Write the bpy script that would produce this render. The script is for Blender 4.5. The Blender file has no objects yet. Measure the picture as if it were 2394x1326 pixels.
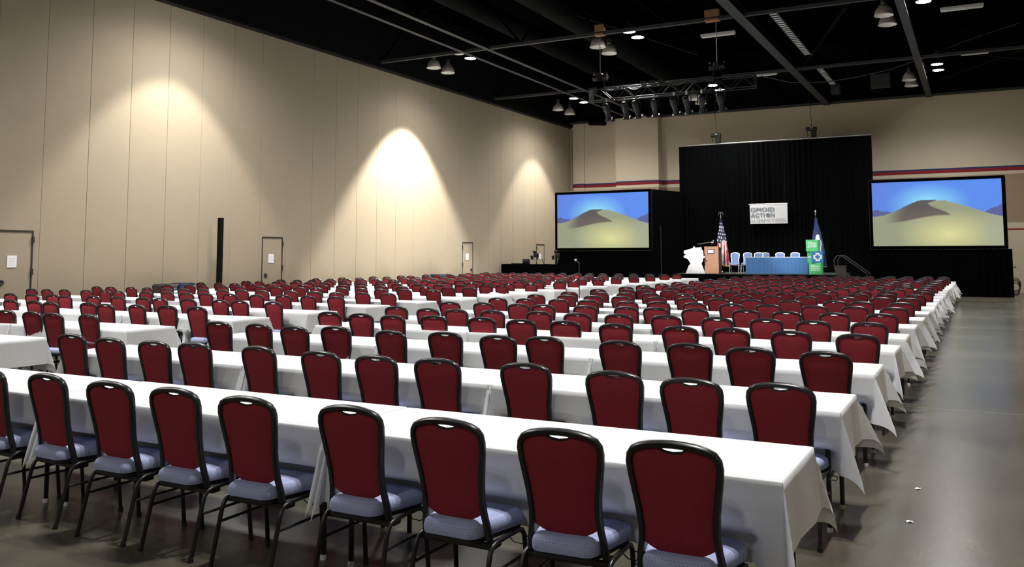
import bpy, bmesh, math, random
from math import sin, cos, pi, sqrt, radians
from mathutils import Vector, Matrix

S = bpy.context.scene
COL = S.collection
rnd = random.Random(7)

# ------------------------------------------------------------------ camera
IMG_W, IMG_H = 2394.0, 1326.0
FPX, CY = 2034.76, 427.5
YAW, PITCH, ROLL = -0.490248, 0.0843647, -0.00118
CAM_H = 1.70
_f = Vector((sin(YAW) * cos(PITCH), cos(YAW) * cos(PITCH), sin(PITCH)))
_r = Vector((cos(YAW), -sin(YAW), 0.0))
_u = _r.cross(_f)
CR = cos(ROLL) * _r + sin(ROLL) * _u
CU = -sin(ROLL) * _r + cos(ROLL) * _u
CF = _f
cam_d = bpy.data.cameras.new("camera")
cam = bpy.data.objects.new("camera", cam_d)
COL.objects.link(cam)
cam_d.sensor_fit = 'HORIZONTAL'
cam_d.sensor_width = 36.0
cam_d.lens = FPX / IMG_W * 36.0
cam_d.shift_y = (CY - IMG_H / 2) / IMG_W
cam_d.clip_start, cam_d.clip_end = 0.05, 300
cam.matrix_world = Matrix((
    (CR.x, CU.x, -CF.x, 0.0),
    (CR.y, CU.y, -CF.y, 0.0),
    (CR.z, CU.z, -CF.z, CAM_H),
    (0, 0, 0, 1)))
S.camera = cam


def pix(x, y, z):
    """world point -> photo pixel (used only to know which repeats are in view)"""
    d = Vector((x, y, z - CAM_H))
    k = d.dot(CF)
    if k < 0.1:
        return None
    return (IMG_W / 2 + FPX * d.dot(CR) / k, CY - FPX * d.dot(CU) / k, k)


# ------------------------------------------------------------------ world, view
W = bpy.data.worlds.new("world")
S.world = W
W.use_nodes = True
W.node_tree.nodes["Background"].inputs[0].default_value = (0.9, 0.95, 1.0, 1)
W.node_tree.nodes["Background"].inputs[1].default_value = 0.0
vs = S.view_settings
vs.view_transform = 'Standard'
vs.look = 'None'
vs.exposure = 0.0
vs.gamma = 1.0
vs.use_curve_mapping = False
S.cycles.sample_clamp_indirect = 6.0
S.cycles.max_bounces = 6

LAMP_E = 95.0          # glow of the high-bay lenses
LAMP_W = 1800.0         # light of one high-bay lamp, thrown down in a wide soft cone
WASH_W = 2700.0         # wall wash spots
STAGE_W = 3800.0        # stage spots
TRUSS_Z = 9.40          # underside of the roof girders
XL, YW = -20.87, 46.5   # left partition wall, far wall
WALL_TOP = 9.15


def spot(name, loc, target, watts, angle, blend, color=(1, 0.95, 0.88), size=0.12):
    d = bpy.data.lights.new(name, 'SPOT')
    d.energy = watts
    d.spot_size = radians(angle)
    d.spot_blend = blend
    d.color = color
    d.shadow_soft_size = size
    o = bpy.data.objects.new(name, d)
    COL.objects.link(o)
    o.location = loc
    o.rotation_euler = (Vector(target) - Vector(loc)).to_track_quat('-Z', 'Y').to_euler()
    return o


# ------------------------------------------------------------------ materials
def nt(mat):
    mat.use_nodes = True
    return mat.node_tree


def pmat(name, color, rough=0.6, metal=0.0, spec=0.5, noise=None, bump=None, sheen=0.0):
    """principled material; noise=(scale, amount) varies colour, bump=(scale, strength) fine relief"""
    m = bpy.data.materials.new(name)
    t = nt(m)
    b = t.nodes["Principled BSDF"]
    b.inputs["Base Color"].default_value = (*color, 1)
    b.inputs["Roughness"].default_value = rough
    b.inputs["Metallic"].default_value = metal
    b.inputs["Specular IOR Level"].default_value = spec
    if sheen:
        b.inputs["Sheen Weight"].default_value = sheen
        b.inputs["Sheen Roughness"].default_value = 0.4
        b.inputs["Sheen Tint"].default_value = (*[min(1, c * 2.5 + 0.05) for c in color], 1)
    tc = t.nodes.new("ShaderNodeTexCoord")
    if noise:
        n = t.nodes.new("ShaderNodeTexNoise")
        n.inputs["Scale"].default_value = noise[0]
        n.inputs["Detail"].default_value = 4
        t.links.new(tc.outputs["Object"], n.inputs["Vector"])
        mx = t.nodes.new("ShaderNodeMix")
        mx.data_type = 'RGBA'
        a = noise[1]
        mx.inputs["A"].default_value = (*[c * (1 - a) for c in color], 1)
        mx.inputs["B"].default_value = (*[min(1, c * (1 + a)) for c in color], 1)
        t.links.new(n.outputs["Fac"], mx.inputs["Factor"])
        t.links.new(mx.outputs["Result"], b.inputs["Base Color"])
    if bump:
        n2 = t.nodes.new("ShaderNodeTexNoise")
        n2.inputs["Scale"].default_value = bump[0]
        n2.inputs["Detail"].default_value = 3
        t.links.new(tc.outputs["Object"], n2.inputs["Vector"])
        bp = t.nodes.new("ShaderNodeBump")
        bp.inputs["Strength"].default_value = bump[1]
        bp.inputs["Distance"].default_value = 0.01
        t.links.new(n2.outputs["Fac"], bp.inputs["Height"])
        t.links.new(bp.outputs["Normal"], b.inputs["Normal"])
    return m


def emat(name, color, strength):
    m = bpy.data.materials.new(name)
    t = nt(m)
    b = t.nodes["Principled BSDF"]
    b.inputs["Base Color"].default_value = (0.02, 0.02, 0.02, 1)
    b.inputs["Emission Color"].default_value = (*color, 1)
    b.inputs["Emission Strength"].default_value = strength
    return m


def vmat(name, emit=0.0, rough=0.7):
    """flat print carried by the mesh's colour attribute"""
    m = bpy.data.materials.new(name)
    t = nt(m)
    b = t.nodes["Principled BSDF"]
    a = t.nodes.new("ShaderNodeAttribute")
    a.attribute_name = "print"
    b.inputs["Roughness"].default_value = rough
    if emit:
        b.inputs["Base Color"].default_value = (0.02, 0.02, 0.02, 1)
        b.inputs["Specular IOR Level"].default_value = 0.1
        t.links.new(a.outputs["Color"], b.inputs["Emission Color"])
        b.inputs["Emission Strength"].default_value = emit
    else:
        t.links.new(a.outputs["Color"], b.inputs["Base Color"])
    return m


M = {}
M['red'] = pmat('red_fabric', (0.295, 0.030, 0.043), 0.85, spec=0.2, noise=(60, 0.18), bump=(420, 0.25), sheen=0.15)
M['inner'] = pmat('inner_back_fabric', (0.115, 0.105, 0.12), 0.85, spec=0.2, noise=(60, 0.15))  # unseen side of the red backs; grey invented to keep bounce light neutral
M['frame'] = pmat('black_metal', (0.012, 0.012, 0.013), 0.33, spec=0.5, noise=(25, 0.2))
M['pan'] = pmat('black_underside', (0.012, 0.012, 0.015), 0.7)
M['cloth'] = pmat('white_linen', (0.83, 0.845, 0.87), 0.85, spec=0.2, noise=(3, 0.03), bump=(9, 0.12))
M['plast'] = pmat('grey_table_top', (0.35, 0.34, 0.32), 0.6, noise=(8, 0.08))
M['glide'] = pmat('white_glide', (0.75, 0.75, 0.72), 0.5)
M['beige'] = pmat('beige_panel_fabric', (0.325, 0.274, 0.20), 0.9, spec=0.15, noise=(2.0, 0.04), bump=(120, 0.08))
M['seam'] = pmat('panel_joint', (0.14, 0.12, 0.095), 0.9)
M['gasket'] = pmat('dark_door_gasket', (0.018, 0.014, 0.011), 0.7)
M['black'] = pmat('black_paint', (0.0026, 0.0029, 0.0030), 0.85, spec=0.1, noise=(1.5, 0.3))
M['deck'] = pmat('black_roof_deck', (0.0009, 0.0011, 0.0011), 0.95, spec=0.02)
M['rig'] = pmat('black_rigging', (0.006, 0.006, 0.0065), 0.4, spec=0.35, noise=(25, 0.3))
M['steel'] = pmat('dark_grey_steel', (0.031, 0.033, 0.035), 0.6, noise=(3, 0.2))
M['velour'] = pmat('black_velour', (0.0015, 0.0018, 0.0018), 0.95, spec=0.03, noise=(6, 0.3))
M['alu'] = pmat('bright_aluminium', (0.55, 0.55, 0.55), 0.35, metal=0.9, noise=(20, 0.1))
M['bell'] = pmat('ribbed_lamp_reflector', (0.66, 0.63, 0.56), 0.32, metal=0.25, noise=(30, 0.1))
M['bellin'] = pmat('white_lamp_inside', (0.85, 0.84, 0.80), 0.6)
M['lamp'] = emat('lit_lamp_disc', (1.0, 0.975, 0.93), LAMP_E)
M['dim'] = pmat('unlit_lamp_lens', (0.75, 0.75, 0.72), 0.5)
M['wrap'] = pmat('orange_brown_wrap', (0.30, 0.14, 0.07), 0.8, noise=(12, 0.25))
M['wood'] = pmat('cherry_wood', (0.60, 0.31, 0.185), 0.5, noise=(7, 0.25))
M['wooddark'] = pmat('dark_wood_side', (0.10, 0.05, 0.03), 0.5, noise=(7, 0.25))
M['skirt'] = pmat('blue_table_skirt', (0.055, 0.14, 0.31), 0.8, spec=0.2, noise=(15, 0.1))
M['bluefab'] = pmat('pale_blue_fabric', (0.17, 0.235, 0.42), 0.85, spec=0.2, noise=(50, 0.12))
M['silver'] = pmat('silver_frame', (0.70, 0.70, 0.70), 0.35, metal=0.6, noise=(20, 0.1))
M['paper'] = pmat('white_paper', (0.80, 0.80, 0.82), 0.8)
M['ink'] = pmat('grey_print', (0.20, 0.23, 0.27), 0.8)
M['inklight'] = pmat('light_grey_print', (0.46, 0.48, 0.50), 0.8)
M['green'] = pmat('green_box_print', (0.07, 0.52, 0.17), 0.6)
M['bluebox'] = pmat('blue_box_print', (0.04, 0.18, 0.46), 0.6)
M['white'] = pmat('white_print', (0.88, 0.88, 0.88), 0.6)
M['navy'] = pmat('navy_plate', (0.02, 0.035, 0.12), 0.5)
M['gold'] = pmat('gold_metal', (0.55, 0.38, 0.12), 0.4, metal=0.7)
M['plastic'] = pmat('black_plastic', (0.015, 0.015, 0.016), 0.45)
M['greybin'] = pmat('dark_grey_plastic', (0.07, 0.065, 0.06), 0.6)
M['bluebin'] = pmat('dark_blue_plastic', (0.012, 0.018, 0.06), 0.45)
M['carpet'] = pmat('dark_stage_carpet', (0.055, 0.06, 0.055), 0.95, spec=0.1, noise=(40, 0.2))
M['print'] = vmat('flag_print')
M['screen'] = vmat('projected_picture', emit=1.0)
M['tubewhite'] = pmat('white_fixture', (0.62, 0.62, 0.60), 0.5)
M['brass'] = pmat('dark_bronze', (0.08, 0.06, 0.04), 0.5, metal=0.5)


def seat_material(name, base, dot):
    m = bpy.data.materials.new(name)
    t = nt(m)
    b = t.nodes["Principled BSDF"]
    b.inputs["Roughness"].default_value = 0.75
    b.inputs["Specular IOR Level"].default_value = 0.3
    tc = t.nodes.new("ShaderNodeTexCoord")
    mp = t.nodes.new("ShaderNodeMapping")
    mp.inputs["Rotation"].default_value = (0, 0, radians(45))
    v = t.nodes.new("ShaderNodeTexVoronoi")
    v.inputs["Scale"].default_value = 85
    v.inputs["Randomness"].default_value = 0.0
    t.links.new(tc.outputs["Object"], mp.inputs["Vector"])
    t.links.new(mp.outputs["Vector"], v.inputs["Vector"])
    lt = t.nodes.new("ShaderNodeMath")
    lt.operation = 'LESS_THAN'
    lt.inputs[1].default_value = 0.28
    t.links.new(v.outputs["Distance"], lt.inputs[0])
    mx = t.nodes.new("ShaderNodeMix")
    mx.data_type = 'RGBA'
    mx.inputs["A"].default_value = (*base, 1)
    mx.inputs["B"].default_value = (*dot, 1)
    t.links.new(lt.outputs[0], mx.inputs["Factor"])
    t.links.new(mx.outputs["Result"], b.inputs["Base Color"])
    return m


M['seat'] = seat_material('blue_woven_fabric', (0.44, 0.49, 0.74), (0.26, 0.29, 0.50))


def far_wall_material():
    """beige paint with the painted bands at their heights"""
    m = bpy.data.materials.new('painted_far_wall')
    t = nt(m)
    b = t.nodes["Principled BSDF"]
    b.inputs["Roughness"].default_value = 0.85
    b.inputs["Specular IOR Level"].default_value = 0.2
    g = t.nodes.new("ShaderNodeNewGeometry")
    sp = t.nodes.new("ShaderNodeSeparateXYZ")
    t.links.new(g.outputs["Position"], sp.inputs[0])
    dv = t.nodes.new("ShaderNodeMath")
    dv.operation = 'DIVIDE'
    dv.inputs[1].default_value = 10.0
    t.links.new(sp.outputs["Z"], dv.inputs[0])
    r = t.nodes.new("ShaderNodeValToRGB")
    r.color_ramp.interpolation = 'CONSTANT'
    beige, brown = (0.62, 0.54, 0.405, 1), (0.36, 0.26, 0.175, 1)
    red, blue = (0.26, 0.025, 0.03, 1), (0.035, 0.05, 0.14, 1)
    stops = [(0.0, beige), (2.87, red), (2.95, beige), (3.24, brown), (5.47, beige), (5.66, red), (5.79, blue), (5.88, beige)]
    e = r.color_ramp.elements
    e[0].position, e[0].color = 0.0, stops[0][1]
    e[1].position, e[1].color = stops[1][0] / 10, stops[1][1]
    for z, c in stops[2:]:
        k = e.new(z / 10)
        k.color = c
    t.links.new(dv.outputs[0], r.inputs["Fac"])
    t.links.new(r.outputs["Color"], b.inputs["Base Color"])
    return m


M['farwall'] = far_wall_material()


def floor_material():
    m = bpy.data.materials.new('polished_concrete')
    t = nt(m)
    b = t.nodes["Principled BSDF"]
    b.inputs["Specular IOR Level"].default_value = 0.4
    g = t.nodes.new("ShaderNodeNewGeometry")

    def noise(scale, detail, stretch=None):
        n = t.nodes.new("ShaderNodeTexNoise")
        n.inputs["Scale"].default_value = scale
        n.inputs["Detail"].default_value = detail
        n.inputs["Roughness"].default_value = 0.6
        if stretch:
            mp = t.nodes.new("ShaderNodeMapping")
            mp.inputs["Scale"].default_value = stretch
            t.links.new(g.outputs["Position"], mp.inputs["Vector"])
            t.links.new(mp.outputs["Vector"], n.inputs["Vector"])
        else:
            t.links.new(g.outputs["Position"], n.inputs["Vector"])
        return n
    n1 = noise(0.45, 6)
    n2 = noise(3.5, 8)
    r1 = t.nodes.new("ShaderNodeValToRGB")
    r1.color_ramp.elements[0].position, r1.color_ramp.elements[0].color = 0.30, (0.066, 0.062, 0.045, 1)
    r1.color_ramp.elements[1].position, r1.color_ramp.elements[1].color = 0.72, (0.116, 0.106, 0.077, 1)
    t.links.new(n1.outputs["Fac"], r1.inputs["Fac"])
    mx = t.nodes.new("ShaderNodeMix")
    mx.data_type = 'RGBA'
    mx.blend_type = 'OVERLAY'
    mx.inputs["Factor"].default_value = 0.35
    t.links.new(r1.outputs["Color"], mx.inputs["A"])
    t.links.new(n2.outputs["Fac"], mx.inputs["B"])
    # saw-cut joints across the hall, pale and thin
    sp = t.nodes.new("ShaderNodeSeparateXYZ")
    t.links.new(g.outputs["Position"], sp.inputs[0])
    last = None
    for yj, hw in ((10.96, 0.012), (23.46, 0.05), (35.9, 0.09), (-1.5, 0.012)):
        a = t.nodes.new("ShaderNodeMath"); a.operation = 'SUBTRACT'; a.inputs[1].default_value = yj
        t.links.new(sp.outputs["Y"], a.inputs[0])
        c = t.nodes.new("ShaderNodeMath"); c.operation = 'ABSOLUTE'
        t.links.new(a.outputs[0], c.inputs[0])
        d = t.nodes.new("ShaderNodeMath"); d.operation = 'LESS_THAN'; d.inputs[1].default_value = hw
        t.links.new(c.outputs[0], d.inputs[0])
        if last is None:
            last = d
        else:
            s = t.nodes.new("ShaderNodeMath"); s.operation = 'MAXIMUM'
            t.links.new(last.outputs[0], s.inputs[0]); t.links.new(d.outputs[0], s.inputs[1])
            last = s
    fac = t.nodes.new("ShaderNodeMath"); fac.operation = 'MULTIPLY'; fac.inputs[1].default_value = 0.55
    t.links.new(last.outputs[0], fac.inputs[0])
    mj = t.nodes.new("ShaderNodeMix"); mj.data_type = 'RGBA'
    mj.inputs["B"].default_value = (0.34, 0.32, 0.27, 1)
    t.links.new(fac.outputs[0], mj.inputs["Factor"])
    t.links.new(mx.outputs["Result"], mj.inputs["A"])
    t.links.new(mj.outputs["Result"], b.inputs["Base Color"])
    rr = t.nodes.new("ShaderNodeMapRange")
    rr.inputs["To Min"].default_value = 0.17
    rr.inputs["To Max"].default_value = 0.33
    t.links.new(n1.outputs["Fac"], rr.inputs["Value"])
    t.links.new(rr.outputs["Result"], b.inputs["Roughness"])
    return m


M['floor'] = floor_material()

# ------------------------------------------------------------------ mesh helpers


class MB:
    def __init__(self):
        self.v, self.f, self.c = [], [], []

    def quad_grid(self, pts, nu, nv, wrap_u=False):
        """pts[j*nu+i]"""
        o = len(self.v)
        self.v += [tuple(p) for p in pts]
        for j in range(nv - 1):
            for i in range(nu if wrap_u else nu - 1):
                a, b2 = o + j * nu + i, o + j * nu + (i + 1) % nu
                self.f.append((a, b2, b2 + nu, a + nu))
        return o

    def box(self, x0, x1, y0, y1, z0, z1, mat=None):
        P = [(x, y, z) for z in (z0, z1) for y in (y0, y1) for x in (x0, x1)]
        if mat:
            P = [tuple(mat @ Vector(p)) for p in P]
        o = len(self.v)
        self.v += P
        self.f += [tuple(o + i for i in q) for q in ((0, 2, 3, 1), (4, 5, 7, 6), (0, 1, 5, 4), (2, 6, 7, 3), (0, 4, 6, 2), (1, 3, 7, 5))]
        return self

    def sweep(self, path, section, up=(0, 0, 1), closed=False, cap=True):
        """section: list of (n,b) offsets; parallel transport frame"""
        P = [Vector(p) for p in path]
        n = len(P)
        T = []
        for i in range(n):
            if closed:
                d = P[(i + 1) % n] - P[i - 1]
            else:
                d = P[min(i + 1, n - 1)] - P[max(i - 1, 0)]
            T.append(d.normalized())
        N = Vector(up) - T[0] * Vector(up).dot(T[0])
        if N.length < 1e-4:
            N = Vector((1, 0, 0)) - T[0] * T[0].x
        N.normalize()
        k = len(section)
        o = len(self.v)
        for i in range(n):
            if i:
                N = N - T[i] * N.dot(T[i])
                N.normalize()
            B = T[i].cross(N)
            for a, b2 in section:
                self.v.append(tuple(P[i] + N * a + B * b2))
        for i in range(n if closed else n - 1):
            j = (i + 1) % n
            for s in range(k):
                s2 = (s + 1) % k
                self.f.append((o + i * k + s, o + i * k + s2, o + j * k + s2, o + j * k + s))
        if cap and not closed:
            self.f.append(tuple(o + s for s in range(k))[::-1])
            self.f.append(tuple(o + (n - 1) * k + s for s in range(k)))
        return self

    def tube(self, path, r, n=8, **kw):
        return self.sweep(path, [(r * cos(2 * pi * i / n), r * sin(2 * pi * i / n)) for i in range(n)], **kw)

    def lathe(self, prof, n=16, c=(0, 0, 0), capb=True, capt=True):
        o = len(self.v)
        for r, z in prof:
            for i in range(n):
                a = 2 * pi * i / n
                self.v.append((c[0] + r * cos(a), c[1] + r * sin(a), c[2] + z))
        m = len(prof)
        for j in range(m - 1):
            for i in range(n):
                i2 = (i + 1) % n
                self.f.append((o + j * n + i, o + j * n + i2, o + (j + 1) * n + i2, o + (j + 1) * n + i))
        if capb:
            self.f.append(tuple(o + i for i in range(n))[::-1])
        if capt:
            self.f.append(tuple(o + (m - 1) * n + i for i in range(n)))
        return self

    def prism(self, poly, y0, y1):
        """poly of (x,z) extruded along y"""
        o, n = len(self.v), len(poly)
        self.v += [(x, y0, z) for x, z in poly] + [(x, y1, z) for x, z in poly]
        self.f.append(tuple(o + i for i in range(n)))
        self.f.append(tuple(o + n + i for i in range(n))[::-1])
        for i in range(n):
            j = (i + 1) % n
            self.f.append((o + j, o + i, o + n + i, o + n + j))
        return self

    def rings(self, rings, capb=True, capt=True):
        n = len(rings[0])
        o = len(self.v)
        for r in rings:
            self.v += [tuple(p) for p in r]
        for j in range(len(rings) - 1):
            for i in range(n):
                i2 = (i + 1) % n
                self.f.append((o + j * n + i, o + j * n + i2, o + (j + 1) * n + i2, o + (j + 1) * n + i))
        if capb:
            self.f.append(tuple(o + i for i in range(n))[::-1])
        if capt:
            self.f.append(tuple(o + (len(rings) - 1) * n + i for i in range(n)))
        return self

    def mesh(self, name, mat=None, smooth=40, bevel=0.0, colors=None):
        me = bpy.data.meshes.new(name)
        me.from_pydata(self.v, [], self.f)
        if bevel:
            b = bmesh.new()
            b.from_mesh(me)
            bmesh.ops.bevel(b, geom=b.edges[:], offset=bevel, segments=1, affect='EDGES', profile=0.5)
            b.to_mesh(me)
            b.free()
        if smooth:
            me.polygons.foreach_set("use_smooth", [True] * len(me.polygons))
            me.set_sharp_from_angle(angle=radians(smooth))
        if colors is not None:
            at = me.color_attributes.new("print", 'FLOAT_COLOR', 'POINT')
            at.data.foreach_set("color", [x for c in colors for x in (*c, 1.0)])
        if mat:
            me.materials.append(M[mat] if isinstance(mat, str) else mat)
        me.update()
        return me

    def build(self, name, mat, parent=None, **kw):
        return link(name, self.mesh(name, mat, **kw), parent)


def link(name, me, parent=None, loc=None, rotz=0.0):
    o = bpy.data.objects.new(name, me)
    COL.objects.link(o)
    if parent is not None:
        o.parent = parent
    if loc:
        o.location = loc
    if rotz:
        o.rotation_euler = (0, 0, rotz)
    return o


def tag(o, label=None, cat=None, group=None, kind=None):
    if label:
        o["label"] = label
    if cat:
        o["category"] = cat
    if group:
        o["group"] = group
    if kind:
        o["kind"] = kind
    return o


def thing(name, label, cat, loc=(0, 0, 0), rotz=0.0, group=None):
    o = link(name, None, None, loc, rotz)
    o.empty_display_size = 0.2
    return tag(o, label, cat, group)


def struct(o, label=None):
    o["kind"] = "structure"
    if label:
        o["label"] = label
    return o


def B(*a):
    return MB().box(*a)


ORD = ["zeroth", "first", "second", "third", "fourth", "fifth", "sixth", "seventh", "eighth", "ninth", "tenth",
       "eleventh", "twelfth", "thirteenth", "fourteenth", "fifteenth", "sixteenth", "seventeenth", "eighteenth",
       "nineteenth", "twentieth"]


def smooth(a, b, x):
    t = max(0.0, min(1.0, (x - a) / (b - a)))
    return t * t * (3 - 2 * t)


# ================================================================== STRUCTURE
XR, YB = 4.2, -7.0
DECK = 12.6
struct(B(XL - 0.6, XR + 0.4, YB - 0.4, YW + 0.6, -0.25, 0.0).build('floor', 'floor', smooth=0), 'polished grey concrete floor with pale joints')
struct(B(XL - 0.6, XR + 0.4, YB - 0.4, YW + 0.6, DECK, DECK + 0.2).build('ceiling', 'deck', smooth=0), 'black roof deck high over the hall')
struct(B(XR, XR + 0.3, YB, YW, 0, DECK).build('wall_right', 'beige', smooth=0), 'beige right wall of the hall')
struct(B(XL, XR, YB - 0.3, YB, 0, DECK).build('wall_back', 'beige', smooth=0), 'beige wall behind the camera')

# far wall with its projecting piers
wf = MB().box(XL, XR, YW, YW + 0.3, 0, 9.45)
wf.box(-20.62, -20.0, YW - 0.12, YW, 0, 9.45)
far = wf.build('wall_far', 'farwall', smooth=0)
struct(far, 'beige far wall with a red and blue painted stripe')
link('pier', B(-17.85, -15.35, YW - 0.6, YW, 0, 9.47).mesh('pier', 'farwall', smooth=0), far)
struct(B(XL - 0.3, XR, YW - 0.02, YW + 0.3, 9.47, DECK).build('trim_1', 'black', smooth=0), 'black band above the far wall')

# left operable partition: every panel is a part
wl = B(XL - 0.30, XL - 0.075, YB, YW, 0, WALL_TOP).build('wall_left', 'seam', smooth=0)
struct(wl, 'tall beige operable partition wall')
PANEL_W, PANEL_Y0 = 1.27, 13.79
k0 = int(math.floor((YB - PANEL_Y0) / PANEL_W)) + 1
DOOR_PANELS = {12.52: 1, 21.41: 2, 34.11: 3, 41.73: 4}
pan_mesh = B(-0.075, 0.0, 0.004, PANEL_W - 0.004, 0.02, WALL_TOP).mesh('panel', 'beige', bevel=0.004, smooth=0)
DOOR_H, DOOR_W = 2.36, 0.98
pd = MB().box(-0.075, 0, 0.004, 0.13, 0.02, WALL_TOP).box(-0.075, 0, 0.13 + DOOR_W, PANEL_W - 0.004, 0.02, WALL_TOP)
pd.box(-0.075, 0, 0.13, 0.13 + DOOR_W, DOOR_H, WALL_TOP)
pan_door_mesh = pd.mesh('panel', 'beige', smooth=0)
k = k0
while True:
    y = PANEL_Y0 + k * PANEL_W
    if y + PANEL_W > YW:
        break
    isd = any(abs(y - d) < 0.05 for d in DOOR_PANELS)
    link('panel', pan_door_mesh if isd else pan_mesh, wl, (XL, y, 0))
    k += 1
last_y = y
link('panel', B(-0.075, 0.0, 0.007, YW - last_y - 0.1, 0.02, WALL_TOP).mesh('panel_end', 'beige', smooth=0), wl, (XL, last_y, 0))

for dy, n in DOOR_PANELS.items():
    y0 = dy + 0.13
    d = link('door_%d' % n, None, None, (XL, y0, 0))
    struct(d, 'beige flush door in the partition wall, %s from the camera' % ORD[n])
    link('leaf', B(-0.06, -0.006, 0.042, DOOR_W - 0.042, 0.03, DOOR_H - 0.05).mesh('leaf', 'beige', smooth=0), d)
    g = MB().box(-0.07, 0.006, 0, 0.042, 0, DOOR_H - 0.05).box(-0.07, 0.006, DOOR_W - 0.042, DOOR_W, 0, DOOR_H - 0.05).box(-0.07, 0.006, 0, DOOR_W, DOOR_H - 0.05, DOOR_H)
    link('gasket', g.mesh('gasket', 'gasket', smooth=0), d)
    hs = DOOR_W - 0.015 if n in (1, 2) else 0.015
    for z in (0.35, 1.25, 2.05):
        link('hinge', MB().box(-0.01, 0.03, hs - 0.03, hs + 0.03, z, z + 0.16).mesh('hinge', 'gasket', smooth=0), d)
    hy = 0.20 if n in (1, 2) else DOOR_W - 0.17
    hm = MB().lathe([(0.075, 0.0), (0.075, 0.012), (0.055, 0.022), (0.03, 0.012)], 20)
    ho = link('pull_handle', hm.mesh('pull_handle', 'plastic'), d, (0.0, hy, 1.08))
    ho.rotation_euler = (0, pi / 2, 0)
    pz = {1: (0.45, 1.59), 2: (0.44, 1.64), 3: (0.45, 1.69), 4: (0.45, 1.70)}[n]
    p = link('paper_notice', None, None, (XL + 0.004, y0 + pz[0], pz[1]))
    tag(p, 'white paper notice taped on the %s partition door from the camera' % ORD[n], 'notice', 'paper notices on the doors')
    link('sheet', B(-0.006, 0.002, -0.12, 0.12, -0.145, 0.145).mesh('sheet', 'paper', smooth=0), p)
    lm = MB()
    for q in range(5):
        lm.box(0.002, 0.003, -0.08, 0.08 - 0.03 * (q % 2), 0.07 - q * 0.04, 0.078 - q * 0.04)
    link('text_line', lm.mesh('text_line', 'inklight', smooth=0), p)

# black band over the left partition with its track
struct(B(XL - 0.3, XL + 0.12, YB, YW, WALL_TOP + 0.10, DECK).build('trim_2', 'black', smooth=0), 'black bulkhead above the partition wall')
struct(B(XL - 0.3, XL + 0.02, YB, YW, WALL_TOP, WALL_TOP + 0.10).build('trim_3', 'gasket', smooth=0), 'dark ceiling track of the partition wall')
# corner post where partition meets the far wall
struct(MB().box(XL - 0.1, XL + 0.10, YW - 0.10, YW, 0, WALL_TOP).build('trim_4', 'beige', smooth=0), 'narrow jamb in the far left corner')

# ================================================================== CEILING STEEL
GIRDERS = (-5.8, 5.2, 16.2, 27.8, 37.1, 46.2)
for gi, gy in enumerate(GIRDERS):
    t = thing('roof_girder', 'black steel roof girder across the hall, %s from the far wall' % ORD[len(GIRDERS) - gi], 'girder', (0, gy, TRUSS_Z), group='girders across the ceiling')
    B(XL, XR, -0.07, 0.07, 0.0, 0.11).build('bottom_chord', 'steel', t, smooth=0)
    B(XL, XR, -0.08, 0.08, 1.9, 2.05).build('top_chord', 'deck', t, smooth=0)
    x = XL + 0.2
    i = 0
    while x < XR - 1.4:
        a, b2 = (0.10, 1.92) if i % 2 == 0 else (1.92, 0.10)
        MB().sweep([(x, 0, a), (x + 1.55, 0, b2)], [(-0.035, -0.035), (0.035, -0.035), (0.035, 0.035), (-0.035, 0.035)]).build('web_member', 'deck', t, smooth=0)
        x += 1.55
        i += 1
for bx, bw, bh, lab in ((-6.5, 0.34, 0.30, 'wide dark steel beam running to the stage drape'), (-1.79, 0.26, 0.30, 'dark steel beam above the right aisle'),
                        (-15.82, 0.17, 0.16, 'thin dark rail along the ceiling, inner of the left pair'), (-16.87, 0.15, 0.14, 'thin dark rail along the ceiling, outer of the left pair')):
    t = thing('ceiling_beam', lab, 'beam', (bx, 0, TRUSS_Z - 0.02))
    B(-bw / 2, bw / 2, 0.4, YW - 0.05, 0.0, 0.03).build('bottom_flange', 'steel', t, smooth=0)
    B(-0.03, 0.03, 0.4, YW - 0.05, 0.03, bh - 0.03).build('web', 'black', t, smooth=0)
    B(-bw / 2, bw / 2, 0.4, YW - 0.05, bh - 0.03, bh).build('top_flange', 'black', t, smooth=0)
jn = 0
for jx in (-19.2, -13.4, -11.2, -8.8, -4.2, 0.6, 2.8):
    jn += 1
    t = thing('roof_joist', 'black roof joist high under the deck, %s from the left' % ORD[jn], 'joist', (jx, 0, 11.5), group='joists under the roof deck')
    B(-0.07, 0.07, YB, YW, 0.0, 0.12).build('lower_flange', 'deck', t, smooth=0)
    B(-0.02, 0.02, YB, YW, 0.12, 0.9).build('web', 'deck', t, smooth=0)
for x0, y0, z0, x1, y1, z1, lab in ((-14.5, 28.2, 11.3, -9.5, 33.5, 9.7, 'slanting dark brace between the roof girders'),
                                    (-6.2, 37.5, 9.6, -2.2, 29.5, 11.4, 'slanting dark brace beside the wide ceiling beam'),
                                    (-1.2, 37.3, 9.75, 3.9, 44.0, 10.0, 'slanting dark brace by the right wall'),
                                    (-1.2, 44.0, 9.8, 3.9, 37.3, 10.1, 'second slanting dark brace crossing by the right wall'),
                                    (-1.4, 38.8, 9.75, 3.9, 38.8, 10.3, 'rising dark strut beyond the right aisle lamps')):
    tag(MB().sweep([(x0, y0, z0), (x1, y1, z1)], [(-0.05, -0.05), (0.05, -0.05), (0.05, 0.05), (-0.05, 0.05)]).build('roof_brace', 'black', smooth=0), lab, 'brace')
tag(MB().tube([(-19.3, 45.6, 9.32), (-18.9, 45.55, 9.28), (-18.3, 45.5, 9.22)], 0.16, 14).build('ceiling_duct', 'black'), 'short black duct end under the ceiling by the far left corner', 'duct')
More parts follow.
